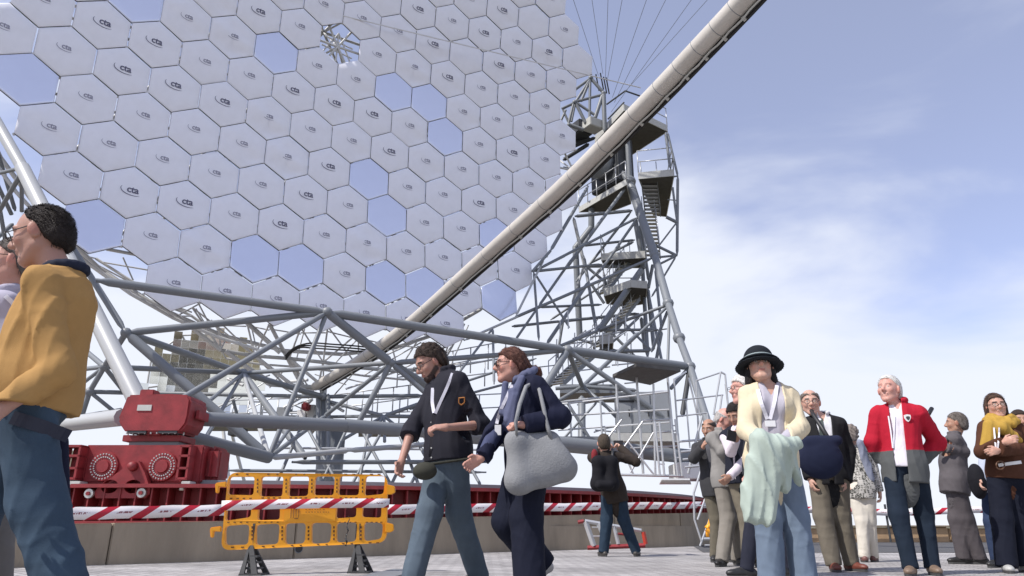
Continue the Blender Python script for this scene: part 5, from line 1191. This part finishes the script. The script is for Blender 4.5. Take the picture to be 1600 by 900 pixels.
    # ---- shoes
    for i in(0,1):
        f_,lift=FD[i]; a=AN[i]; pt=min(1,lift*5)*.6; fd=nrm(f_-V3(0,0,pt)); side=nrm(np.cross(fd,V3(0,0,1))); g=SD(.009)
        bt_=a-V3(0,0,.045*s); toe=bt_+fd*.150*s; heel=bt_-fd*.055*s; zmin=max(0.002,min(toe[2],heel[2])-.05)
        g.cap(heel,bt_+fd*.06,.038*s,.043*s,.02); g.ell(toe-fd*.035,(.075*s,.044*s,.032*s),[fd,side,np.cross(side,fd)],.03); g.cap(a,bt_,.044*s,.045*s,.02)
        fl=lambda x,y,z:.004-z
        sh_=g.mesh('shoe',LE,root,cuts=[fl],color=shoes)
        mb=MB(); pp=[]
        for j in range(16):
            t_=2*math.pi*j/16; c0=bt_+fd*.045*s; pp.append(Vector(c0+fd*math.cos(t_)*.138*s+side*math.sin(t_)*.046*s*(1.0+.1*math.cos(t_))))
        zz=.001 if lift<.02 else None
        if zz is not None: mb.prism([Vector((q.x,q.y,.001)) for q in pp],Vector((0,0,.022))).build('sole',M['foot'],sh_)
    return out_
def blob(name,mt,parent,prims,v=.011,folds=.004,fs=1,color=(.5,.5,.5),cuts=(),hfold=0,drape=0):
    g=SD(v)
    for q in prims:
        if len(q[1:])and q[0]=='c': g.cap(*q[1:])
        else: g.ell(*q[1:])
    return g.mesh(name,mt,parent,cuts=cuts,folds=folds,fs=fs,color=color,hfold=hfold,drape=drape)
M['lanyard']=mat('lanyard_white',(.75,.74,.80),.6,0,.05,20); M['badge']=mat('badge_card',(.8,.8,.8),.4)
M['brown']=mat('brown_leather',(.11,.05,.025),.5,0,.2,20)
denim=(.075,.125,.175)
# ---- 1 man in the mustard jumper, close to us on the left, walking left
p=person('man in a mustard jumper and blue jeans walking left at the left edge',1.80,318,66,104,58,84,hyaw=80,hp=17,hy=368,
  nz_=1.80*.805,arms=[(30,570,.30,-30,640,.22),(90,580,-.17,2,640,-.28)],legs=[(-35,.12,-80,.15,0,90),(58,-.05,120,-.05,0,85)],skin=(.40,.225,.17),v=.0065,cv=.0085,fat=.022,
  hair=dict(col=(.020,.014,.011),t=.006,noise=.001,strands=2600,thr=((-.2,-.085),(-.05,-.07),(-.022,-.025),(.0,.03),(.02,.045),(.035,.085),(.05,.11),(.2,.12))),glasses=True,
  shirt=dict(name='mustard_jumper',col=(.40,.235,.088),t=.018,drape=.009,hem=.10,mat=KN,folds=.006,fs=.8,ar=1.06,collar=.02),pants=dict(col=(.045,.072,.105),mat=DN_,t=.022,w=1.22,folds=.007,hf=.003,waist=.10),
  hands=[None,dict(curl=.5)],shoes=(.05,.035,.03))
g=SD(.007); nb=p['neck']; 
ring=[nb+(p['lf']*math.cos(a)*.070+p['fw']*(math.sin(a)*.068+.010))+p['up']*(.030-.014*math.sin(a)) for a in [2*math.pi*i/14 for i in range(15)]]
for i in range(14): g.cap(ring[i],ring[i+1],.023,None,.01)
g.mesh('shirt_collar',CL,p['root'],color=(.018,.022,.04))
ribbon('belt',p['root'],[(18,652),(60,664),(108,682)],.05,mat('navy_belt',(.012,.016,.035),.6),p['tops']+[p['pants']])
# dark jacket carried behind his near leg
o=blob('carried_jacket',CL,None,[('c',V3(*P(92,690,2.95)),V3(*P(97,800,2.95)),.035,.03,.02),('c',V3(*P(97,790,2.95)),V3(*P(103,832,2.95)),.03,.014,.02),('c',V3(*P(86,700,2.98)),V3(*P(90,770,2.98)),.03,.03,.02)],.009,.006,1,(.012,.013,.03)); tag(o,'dark folded jacket hanging down beside the hip of the man in the mustard jumper','jacket')
# ---- 2 man behind him at the frame edge
p=person('grey haired man in glasses and a pale shirt, half hidden beyond the mustard jumper',1.78,372,22,14,0,62,hyaw=62,Y=3.35,hy=411,
  arms=[(-60,560,.1,-70,640,0),(38,560,-.1,-6,620,-.22)],legs=[(-40,0,-70,.0,0,80),(-5,0,-2,.05,0,80)],skin=(.50,.27,.21),v=.009,hair=dict(col=(.10,.085,.075),t=.010,noise=.003),glasses=True,
  shirt=dict(col=(.42,.40,.48),hem=.05,t=.014,collar=.03,vneck=(.03,.07)),pants=dict(col=(.17,.16,.15)),shoes=(.04,.03,.03))
ribbon('lanyard',p['root'],[(8,462),(22,475),(30,500)],.02,M['lanyard'],p['tops'])
# ---- 3 bearded man, dark shirt
p=person('bearded man in a dark rolled sleeve shirt and jeans walking left with his head bowed',1.82,527,672,697,700,52,hyaw=62,hp=33,hy=566,
  arms=[(643,672,.05,627,722,-.12),(752,664,-.12,697,668,-.34)],legs=[(672,-.14,643,-.26,0,70),(716,.06,748,.22,.0,62)],skin=(.42,.235,.18),v=.007,cv=.0085,fat=.018,
  hair=dict(col=(.030,.020,.015),col2=(.09,.06,.045),style='curly',t=.015,noise=.007,fs=2.2,beardvol=1,thr=((-.2,-.085),(-.05,-.075),(-.022,-.03),(.0,.012),(.03,.040),(.05,.062),(.07,.07),(.2,.07))),beard=(.05,.03,.025),glasses=True,
  shirt=dict(col=(.020,.020,.028),t=.024,hem=.10,sleeve='rolled',collar=.03,vneck=(.03,.07),folds=.006,name='dark_shirt'),pants=dict(col=(.085,.112,.140),mat=DN_,t=.020,w=1.15,folds=.007,hf=.003,waist=.06),
  hands=[dict(curl=.45),dict(curl=.75,dir=(-1,0,.05),palm=(0,.5,-1),thumb=(0,0,1))],shoes=(.06,.045,.035))
ribbon('lanyard',p['root'],[(676,606),(675,628),(678,645)],.024,M['lanyard'],p['tops']+[p['body']]); ribbon('lanyard',p['root'],[(707,583),(699,604),(688,628),(680,646)],.022,M['lanyard'],p['tops']+[p['body']])
ribbon('shirt_placket',p['root'],[(678,648),(674,690),(672,724)],.028,mat('placket',(.032,.030,.038),.8),p['tops'])
for y in (660,680,700,715): 
    h_=ray(674,y,p['tops'])
    if h_ is not None: MB().disc(h_-Vector((0,.004,0)),(0,-1,0),.006,.004,8).build('button',M['fascia'],p['root'])
# outlined crest patch on the chest
mb=MB(); cpt=[(717,622),(726,621),(726,629),(721,633),(717,630)]
for a_,b_ in zip(cpt,cpt[1:]+cpt[:1]):
    h1,h2=ray(*a_,p['tops']),ray(*b_,p['tops'])
    if h1 is not None and h2 is not None: mb.bar(h1+Vector((0,-.004,0)),h2+Vector((0,-.004,0)),.0045,5)
if mb.v: mb.build('chest_patch',mat('patch_brown',(.40,.16,.04),.7),p['root'])
o=blob('waist_pouch',CL,None,[('e',V3(*P(664,736,p['Y']-.24)),(.085,.06,.062),None,.02),('c',V3(*P(668,726,p['Y']-.22)),V3(*P(738,716,p['Y']-.16)),.012,.010,.01)],.009,.003,1.5,(.045,.045,.035)); tag(o,'small olive waist pouch on the belt of the bearded man','pouch')
# ---- 4 woman navy blazer + tote
p=person('woman in sunglasses and a navy blazer with a blue scarf, walking left',1.69,534,797,823,826,62,hyaw=80,hp=2,hy=571,female=True,fat=.018,
  arms=[(772,680,-.02,752,716,-.20),(876,652,-.16,818,664,-.30)],legs=[(794,.10,846,.20,.10,75,-.03),(822,-.08,828,-.16,0,78)],skin=(.50,.27,.21),v=.007,cv=.0085,
  hair=dict(col=(.07,.028,.020),col2=(.22,.10,.07),style='pony',t=.016,noise=.005,fs=2.6,thr=((-.2,-.2),(-.06,-.06),(-.03,-.01),(.0,.012),(.03,.034),(.055,.062),(.07,.07),(.2,.07))),glasses='dark',mouth=1,
  shirt=dict(col=(.06,.07,.13),hem=.08,t=.012),coat=dict(col=(.010,.012,.030),t=.030,hem=.20,open=(.04,.045),oshift=-.01,collar=.03,folds=.006,name='navy_blazer',ar=1.05),
  pants=dict(col=(.008,.010,.022),t=.026,w=1.35,folds=.008,hf=.003,cuffw=1.15),shoes=(.42,.40,.38),hands=[dict(curl=.45,dir=(-.8,0,-.35)),dict(curl=1.15,dir=(-1,-.1,.1),palm=(0,.3,-1),thumb=(0,0,1))])
sc_=[]; nb=p['neck']
for i in range(9): 
    a=2*math.pi*i/9; b=2*math.pi*(i+1)/9; f1=lambda a: nb+p['lf']*math.cos(a)*.074+p['fw']*(math.sin(a)*.070+.012)+p['up']*(.030-.035*math.sin(a)+.01*math.sin(2.7*a)); sc_.append(('c',f1(a),f1(b),.023,None,.03))
Yw=p['Y']
for (a,b,c_,d,r1,r2,dy) in ((815,592,806,620,.032,.030,-.14),(806,620,800,664,.030,.034,-.17),(800,612,794,655,.026,.030,-.16),(790,600,784,645,.026,.026,-.13)): sc_.append(('c',V3(*P(a,b,Yw+dy)),V3(*P(c_,d,Yw+dy-.01)),r1,r2,.02))
o=blob('scarf',CL,p['root'],sc_,.008,.007,1.4,(.10,.11,.18),drape=.010); p['tops'].append(o)
ribbon('lanyard',p['root'],[(801,600),(792,620),(780,645),(776,662)],.022,M['lanyard'],p['tops'],n=4)
h_=ray(778,672,p['tops'])
if h_ is not None: MB().box(h_+Vector((0,-.006,0)),(.022,0,0),(0,.002,0),(0,0,.035)).build('badge',M['badge'],p['root'])
bg3=[('c',V3(*P(805,690,Yw-.30)),V3(*P(858,688,Yw-.22)),.055,.055,.05),('c',V3(*P(808,750,Yw-.30)),V3(*P(880,735,Yw-.22)),.075,.075,.08),('c',V3(*P(806,690,Yw-.30)),V3(*P(812,752,Yw-.30)),.06,.075,.07),('c',V3(*P(862,692,Yw-.22)),V3(*P(884,728,Yw-.22)),.05,.065,.07),('e',V3(*P(845,722,Yw-.27)),(.19,.075,.15),None,.05)]
tote=blob('tote_bag',FE,None,bg3,.010,.004,.6,(1,1,1)); tag(tote,'large grey felt tote bag hanging from the shoulder of the woman in the navy blazer','bag')
for pts in ([(812,672),(806,640),(812,610)],): 
    path_tube('strap',[P(808,690,Yw-.36),P(806,660,Yw-.37),P(812,632,Yw-.30),P(822,604,Yw-.20),P(838,596,Yw-.12)],.014,FE,tote)
path_tube('strap',[P(862,690,Yw-.29),P(856,668,Yw-.30),P(850,640,Yw-.28),P(843,610,Yw-.20),P(838,596,Yw-.12)],.014,FE,tote)
# ---- 5 photographer with backpack
p=person('man with a black backpack seen from behind photographing the telescope',1.76,678,943,945,958,178,hyaw=168,hp=-6,
  arms=[(994,722,-.02,970,700,.34),(925,715,.10,948,700,.40)],legs=[(975,0,994,.02,0,200),(948,0,943,-.02,0,165)],skin='light',v=.011,cv=.012,hair=dict(col=(.06,.045,.032),t=.012),
  coat=dict(col=(.035,.027,.022),t=.028,hem=.20,folds=.006,name='dark_jacket'),pants=dict(col=(.022,.038,.06),mat=DN_,t=.02,w=1.15),shoes=(.05,.045,.04),hands=[dict(curl=.9),dict(curl=.9)])
Yb=p['Y']
bp_=blob('backpack',CL,None,[('c',V3(*P(934,722,Yb-.25)),V3(*P(956,722,Yb-.25)),.085,.085,.05),('c',V3(*P(933,756,Yb-.25)),V3(*P(957,756,Yb-.25)),.10,.10,.05),('c',V3(*P(935,722,Yb-.25)),V3(*P(935,756,Yb-.25)),.09,.10,.05),('c',V3(*P(955,722,Yb-.25)),V3(*P(955,756,Yb-.25)),.09,.10,.05),('c',V3(*P(937,758,Yb-.36)),V3(*P(953,758,Yb-.36)),.06,.06,.02)],.011,.008,1.3,(.010,.010,.013)); tag(bp_,'black backpack worn by the photographing man','backpack')
blob('side_pocket',CL,bp_,[('e',V3(*P(929,712,Yb-.22)),(.05,.05,.10),None,.02)],.012,.003,1,(.20,.025,.03))
for x in (933,957): path_tube('shoulder_strap',[P(x,722,Yb-.2),P(x,706,Yb-.1),P(x,702,Yb)],.02,'black',bp_)
ph=MB().box(P(966,692,Yb+.42),(.075,0,0),(0,.006,0),(0,0,.038)).build('phone',M['black'],None,bevel=.003); tag(ph,'small dark phone held up by the man with the backpack','phone')
# ---- 6 dark jacket man hand to face
p=person('man in a dark grey jacket resting his hand on his chin behind the phone holders',1.76,654,1108,1108,1118,20,hyaw=40,hp=14,
  arms=[(1084,716,-.1,1098,700,-.25),(1140,720,0,1135,760,-.05)],legs=[(1118,0,1116,0,0,20),(1140,.1,1142,.1,0,10)],skin='tan',v=.010,cv=.011,hair=dict(col=(.04,.03,.025),t=.008,bald=.085),beard=(.10,.06,.05),
  shirt=dict(col=(.10,.10,.11),hem=.05),coat=dict(col=(.045,.045,.048),t=.026,hem=.16,open=(.01,.06),collar=.02,name='dark_jacket'),pants=dict(col=(.13,.115,.085)),hands=[dict(curl=.9,dir=(.3,0,1)),dict(curl=.6)])
# ---- 7 bald-grey man in beige
p=person('balding grey man in a beige grey jacket and khaki trousers bent over a phone',1.76,637,1133,1127,1136,-28,hyaw=-48,hp=36,
  arms=[(1130,706,-.18,1146,690,-.32),(1165,712,0,1152,694,-.22)],legs=[(1138,-.05,1128,-.12,0,35),(1150,.1,1152,.15,0,-10)],skin='pink',v=.009,cv=.010,fat=.01,hair=dict(col=(.42,.40,.38),t=.007,bald=.05,noise=.002),
  shirt=dict(col=(.3,.3,.31),hem=.05),coat=dict(col=(.25,.24,.225),t=.024,hem=.10,open=(.0,.04),collar=.02,name='beige_jacket'),pants=dict(col=(.235,.215,.185),w=1.12,t=.022),shoes=(.015,.014,.014),hands=[dict(curl=.8,palm=(0,0,1)),dict(curl=.8,palm=(0,0,1))])
# ---- 9 dark vest man with phone
p=person('dark haired man in a dark vest with white sleeves holding a phone',1.76,629,1150,1152,1160,48,hyaw=48,hp=30,
  arms=[(1142,706,-.2,1150,688,-.42),(1172,712,-.1,1140,745,-.30)],legs=[(1166,0,1168,0,0,30),(1180,.1,1185,.1,0,10)],skin='tan',v=.009,cv=.010,hair=dict(col=(.02,.016,.014),t=.014),
  shirt=dict(col=(.66,.60,.64),hem=.06,t=.014),coat=dict(col=(.014,.016,.026),t=.03,hem=.08,sleeve='none',open=(.0,.03),name='dark_vest'),pants=dict(col=(.16,.14,.105),w=1.1),hands=[dict(curl=.9,palm=(0,0,1)),dict(curl=.7)])
ph=MB().box(P(1143,681,p['Y']-.50),(.045,0,-.012),(0,.02,.0),(0.006,-.02,.05)).build('phone',M['black'],None,bevel=.003); tag(ph,'black phone held up between the two men looking down at it','phone')
# ---- 8 white haired man with red face
p=person('white haired man with glasses in profile just behind the woman with the black hat',1.77,586,1160,1183,1192,78,hyaw=78,hp=0,hy=609,
  arms=[None,None],legs=[(1178,0,1166,-.05,0,80),(1222,.1,1230,.1,0,60)],skin='pink',v=.009,hair=dict(col=(.66,.64,.60),t=.018,noise=.004),glasses=True,
  coat=dict(col=(.03,.032,.04),hem=.16,name='dark_jacket'),pants=dict(col=(.02,.022,.035)),shoes=(.02,.02,.02))
# ---- 10 hat woman
p=person('woman in a black bucket hat and cream cardigan carrying a green coat',1.62,545,1187,1200,1205,8,hyaw=12,hp=-14,female=True,Y=4.87,hy=574,
  arms=[(1166,672,-.10,1196,694,-.34),(1251,668,-.10,1212,700,-.33)],legs=[(1200,-.02,1206,-.02,0,25),(1243,.02,1258,.0,0,-10)],skin=(.50,.30,.225),v=.007,cv=.0085,
  hair=dict(col=(.012,.010,.010),style='bob',t=.014,noise=.002,thr=((-.2,-.2),(0,-.2),(.019,-.2),(.021,.02),(.05,.05),(.07,.058),(.2,.06))),
  shirt=dict(col=(.42,.40,.45),hem=.10,t=.010,vneck=(.045,.10)),coat=dict(col=(.66,.57,.40),t=.022,drape=.008,hem=.13,open=(.07,.075),mat=KN,folds=.006,fs=.8,ar=1.0,name='cream_cardigan'),
  pants=dict(col=(.15,.195,.26),mat=DN_,t=.018,w=1.22,cuffw=1.2,folds=.006,hf=.003),shoes=(.5,.5,.5),hands=[dict(curl=.8,palm=(0,.6,-.6)),dict(curl=.8,palm=(0,.6,-.6))])
h=p['h']; hu,hf,hl=p['hu'],p['hf'],p['hl']; Yh=p['Y']
g=SD(.007); fr3=[hl,hf,hu]
g.ell(h(-.010,0,.072),(.100,.112,.092),fr3,.02); g.ell(h(-.010,0,.036),(.145,.153,.020),fr3,.02); 
g.ell(h(-.010,0,.005),(.168,.176,.014),fr3,.012)
cut_=lambda x,y,z:-1.0+0*x
hc_=h(-.010,0,-.005)
def inner(x,y,z):
    a=(x-hc_[0])*hl[0]+(y-hc_[1])*hl[1]+(z-hc_[2])*hl[2]; b=(x-hc_[0])*hf[0]+(y-hc_[1])*hf[1]+(z-hc_[2])*hf[2]; c=(x-hc_[0])*hu[0]+(y-hc_[1])*hu[1]+(z-hc_[2])*hu[2]
    return .02-np.sqrt((a/.155)**2+(b/.163)**2+(c/.028)**2)*.02 if False else (1-np.sqrt((a/.150)**2+(b/.158)**2+((c+.01)/.034)**2))*.05
hat=g.mesh('bucket_hat',CL,None,cuts=[inner],folds=.0012,fs=1.0,color=(.014,.017,.022)); tag(hat,'black bucket hat with a pale band worn by the woman in the cream cardigan','hat')
rg=[Vector(h(-.010+.112*math.sin(a),.104*math.cos(a),.060)) for a in [2*math.pi*i/24 for i in range(25)]]
path_tube('hat_band',[q for q in rg],.006,mat('hat_band_cloth',(.30,.36,.36),.8),hat)
coatc=[('c',V3(*P(1186,690,Yh-.40)),V3(*P(1240,694,Yh-.38)),.05,.05,.04),('c',V3(*P(1190,690,Yh-.44)),V3(*P(1180,806,Yh-.40)),.078,.060,.05),('c',V3(*P(1212,700,Yh-.46)),V3(*P(1202,808,Yh-.42)),.070,.045,.05),('c',V3(*P(1176,735,Yh-.40)),V3(*P(1166,788,Yh-.38)),.050,.04,.05),('c',V3(*P(1226,700,Yh-.42)),V3(*P(1226,760,Yh-.38)),.060,.04,.05),('c',V3(*P(1232,704,Yh-.38)),V3(*P(1246,752,Yh-.34)),.04,.028,.04)]
cloth=blob('draped_coat',CL,None,coatc,.009,.006,.9,(.40,.47,.41),drape=.018); tag(cloth,'pale green coat draped over the folded arms of the woman in the hat','coat')
ribbon('lanyard',p['root'],[(1184,608),(1190,632),(1199,655)],.024,M['lanyard'],p['tops']); ribbon('lanyard',p['root'],[(1214,602),(1211,625),(1203,655)],.024,M['lanyard'],p['tops'])
h_=ray(1203,662,p['tops'])
if h_ is not None: MB().box(h_+Vector((0,-.006,0)),(.035,0,0),(0,.002,0),(0,0,.02)).build('badge',M['badge'],p['root'])
# ---- 11 man with navy shoulder bag
p=person('man in a black jacket, white shirt and tie behind the navy bag',1.80,608,1266,1283,1294,14,hyaw=18,hp=6,
  arms=[(1258,712,.05,1266,748,-.02),(1326,705,0,1322,752,-.05)],legs=[(1286,0,1302,-.05,0,12),(1314,.05,1330,.05,0,-20)],skin='light',v=.009,cv=.010,hair=dict(col=(.16,.13,.11),t=.010,bald=.095,noise=.004),glasses=True,fat=.01,
  shirt=dict(col=(.72,.72,.74),hem=.05,collar=.03,vneck=(.03,.07)),coat=dict(col=(.016,.016,.018),t=.028,hem=.15,open=(.02,.08),collar=.02,name='black_jacket'),pants=dict(col=(.155,.135,.105),w=1.15,t=.022),shoes=(.16,.045,.03),hands=[dict(curl=.6),dict(curl=.7)])
ribbon('tie',p['root'],[(1281,650),(1284,672),(1287,695)],.05,mat('dark_tie',(.035,.05,.045),.6),p['tops'])
ba=blob('shoulder_bag',CL,None,[('e',V3(*P(1281,716,p['Y']-.40)),(.225,.085,.20),None,.03),('c',V3(*P(1258,690,p['Y']-.40)),V3(*P(1308,688,p['Y']-.38)),.05,.05,.05)],.011,.005,.9,(.014,.018,.042)); tag(ba,'big rounded navy shoulder bag between the hat woman and the man in the black jacket','bag')
path_tube('bag_strap',[P(1296,688,p['Y']-.40),P(1284,668,p['Y']-.30),P(1272,650,p['Y']-.22),P(1268,642,p['Y']-.1)],.022,'black',ba)
# ---- 12 lace top woman
p=person('curly haired woman in a patterned top and pale trousers left of the red jacket',1.66,666,1329,1336,1345,215,hyaw=225,female=True,
  arms=[(1362,722,-.05,1374,768,-.05),(1322,720,0,1326,750,0)],legs=[(1358,0,1364,.05,0,215),(1347,-.02,1350,-.05,0,200)],skin='light',v=.010,cv=.011,hair=dict(col=(.17,.14,.12),col2=(.34,.30,.27),style='curly',t=.032,noise=.012,fs=1.8),
  shirt=dict(col=lambda vv:(lambda q:np.array((.52,.50,.46))*(1-q)+np.array((.07,.07,.06))*q)(((np.sin(vv[:,0]*120+3*np.sin(vv[:,2]*60))*np.sin(vv[:,2]*130+2*np.sin(vv[:,0]*70)))>.1).astype(float)[:,None]),hem=.14,t=.02,name='patterned_top'),
  pants=dict(col=(.62,.58,.50),w=1.1,t=.018),shoes=(.16,.07,.06),hands=[dict(curl=.5),None])
vest=blob('blue_wrap',CL,p['root'],[('c',V3(*P(1344,692,p['Y']-.14)),V3(*P(1360,748,p['Y']-.10)),.045,.055,.04),('c',V3(*P(1352,695,p['Y']+.02)),V3(*P(1367,762,p['Y']-.02)),.06,.06,.06)],.011,.008,1,(.24,.26,.33),drape=.01)
# ---- 13 red jacket man
red=np.array((.40,.012,.03)); gry=np.array((.095,.10,.10))
zc=None
def redcol(vv):
    zz=1.10; dx=vv[:,0]; m=(vv[:,2]>zz+.0*dx)
    return np.where(m[:,None],red,gry)
p=person('laughing white haired man in a red and grey jacket and dark jeans',1.84,586,1389,1402,1412,28,hyaw=52,hp=-6,mouth=1,
  arms=[(1364,690,.10,1378,720,.14),(1464,692,.04,1440,718,.07)],legs=[(1404,-.05,1422,-.12,0,35),(1444,.05,1456,.0,0,15)],skin='pink',v=.008,cv=.009,
  hair=dict(col=(.62,.61,.58),t=.012,noise=.003,thr=((-.2,-.085),(-.05,-.075),(-.022,-.03),(.0,.015),(.03,.045),(.05,.078),(.2,.088))),
  shirt=dict(col=(.70,.67,.72),hem=.04,collar=.025,vneck=(.03,.07)),coat=dict(col=redcol,t=.028,hem=.18,open=(.05,.055),oshift=-.02,collar=.045,folds=.005,ar=1.12,name='red_jacket'),
  pants=dict(col=(.014,.022,.036),mat=DN_,t=.016,w=1.08),shoes=(.20,.14,.10),hands=[dict(curl=.9),dict(curl=.8)])
for pts in ([(1388,650),(1392,675),(1395,700)],[(1398,650),(1397,675),(1396,700)]): ribbon('lanyard',p['root'],pts,.012,M['lanyard'],p['tops'])
c0=ray(1418,653,p['tops'])
if c0 is not None:
    vw=(c0-Vector((0,0,CH))).normalized(); s1=vw.cross(Vector((0,0,1))).normalized(); u1=s1.cross(vw)
    shp=[(-.9,.8),(0,1),(.9,.8),(.9,0),(.5,-.7),(0,-1.1),(-.5,-.7),(-.9,0)]
    cr_=MB().prism([c0-vw*.006+s1*x*.032+u1*y*.034 for x,y in shp],-vw*.003).build('chest_crest',M['white'],p['root'])
    MB().prism([c0-vw*.0095+s1*(x*.018+.004)+u1*(y*.018-.002) for x,y in shp],-vw*.002).build('crest_emblem',M['dark'],cr_)
path_tube('strap_end',[P(1449,650,p['Y']),P(1456,638,p['Y']+.05)],.02,'black',p['root'])
# ---- 14 grey suit
p=person('stocky man in a brown grey suit turned away to the left',1.76,645,1494,1492,1492,122,hyaw=118,
  arms=[(1466,694,.1,1480,700,-.05),(1505,706,-.12,1478,700,-.15)],legs=[(1496,0,1505,0,0,95),(1508,-.05,1530,-.05,0,120)],skin='tan',v=.009,cv=.010,fat=.025,hair=dict(col=(.14,.12,.105),t=.007,noise=.002),
  coat=dict(col=(.105,.095,.10),t=.026,hem=.16,collar=.02,name='suit_jacket'),pants=dict(col=(.085,.075,.080),w=1.2,t=.022,folds=.006),shoes=(.015,.014,.014))
# ---- 16, 17 behind, then 15 scarf woman
p=person('dark haired person at the right edge behind the scarf woman',1.72,640,1594,1600,1604,15,hyaw=20,Y=8.4,arms=[None,None],legs=[(1600,0,1600,0,0,0),(1616,0,1618,0,0,0)],skin='tan',v=.010,hair=dict(col=(.035,.022,.016),t=.014),
  coat=dict(col=(.16,.15,.16),hem=.15),pants=dict(col=(.17,.16,.14)))
p=person('person in pale blue top and dark jeans behind the woman in the yellow scarf',1.62,660,1556,1556,1558,60,hyaw=60,Y=8.1,arms=[(1540,715,-.05,1534,750,-.15),None],legs=[(1548,0,1556,0,0,60),(1570,0,1576,0,0,40)],skin='light',v=.010,hair=dict(col=(.05,.03,.02),t=.014),
  shirt=dict(col=(.42,.46,.56),hem=.12,t=.02),pants=dict(col=(.03,.045,.09),mat=DN_),hands=[dict(curl=.5),None])
bk=blob('backpack',CL,None,[('e',V3(*P(1527,752,8.0)),(.085,.10,.19),None,.03)],.012,.004,1,(.012,.012,.016)); tag(bk,'small black rucksack hanging at hip height left of the scarf woman','backpack')
p=person('smiling woman with a yellow scarf, folded arms and wide navy trousers',1.72,614,1556,1562,1574,14,hyaw=16,hp=2,female=True,mouth=1,
  arms=[(1534,706,-.08,1568,692,-.30),(1604,700,-.08,1560,704,-.27)],legs=[(1566,0,1572,-.03,0,25),(1592,.05,1600,.05,0,0)],skin=(.52,.30,.225),v=.008,cv=.009,
  hair=dict(col=(.045,.025,.018),col2=(.14,.08,.05),style='long',t=.014,noise=.003,thr=((-.2,-.2),(0,-.2),(.019,-.2),(.021,.03),(.05,.062),(.07,.075),(.2,.08))),glasses=True,
  shirt=dict(col=(.085,.038,.024),t=.022,hem=.06,mat=KN,name='brown_jumper',ar=1.08),pants=dict(col=(.008,.010,.020),t=.02,w=1.25,cuffw=1.2,folds=.007,waist=.14),shoes=(.45,.45,.43),hands=[dict(curl=.6,palm=(0,.8,-.2)),dict(curl=.6,palm=(0,.8,-.2))])
nb=p['neck']; q=[]
for ly,(r_,dz,w_) in enumerate(((.095,.035,.028),(.125,-.015,.036),(.11,.01,.030))):
    for i in range(10):
        a=2*math.pi*i/10+ly; b=a+2*math.pi/10; f1=lambda a: nb+p['lf']*math.cos(a)*r_+p['fw']*(math.sin(a)*r_*.9+.025)+p['up']*(dz-.035*math.sin(a)+.012*math.sin(3*a+ly)); q.append(('c',f1(a),f1(b),w_,None,.016))
q.append(('c',V3(*P(1566,668,p['Y']-.17)),V3(*P(1590,688,p['Y']-.14)),.055,.045,.05)); q.append(('c',V3(*P(1546,664,p['Y']-.13)),V3(*P(1537,704,p['Y']-.12)),.055,.045,.04)); q.append(('c',V3(*P(1556,668,p['Y']-.15)),V3(*P(1548,702,p['Y']-.15)),.045,.035,.04))
sf=blob('scarf',CL,p['root'],q,.008,.013,1.5,(.42,.26,.05),drape=.008)
for pts in ([(1553,668),(1554,680),(1556,700)],[(1561,668),(1561,680),(1559,700)]): ribbon('lanyard',p['root'],pts,.014,M['lanyard'],p['tops']+[sf])
rg=[P(1563+6.5*math.cos(a),727+6.5*math.sin(a),p['Y']-.2) for a in [2*math.pi*i/16 for i in range(17)]]
path_tube('belt_buckle_ring',rg,.007,'brown',p['root'])
ribbon('belt',p['root'],[(1560,727),(1580,724),(1596,722)],.03,M['white'],p['tops']+[p['pants']])
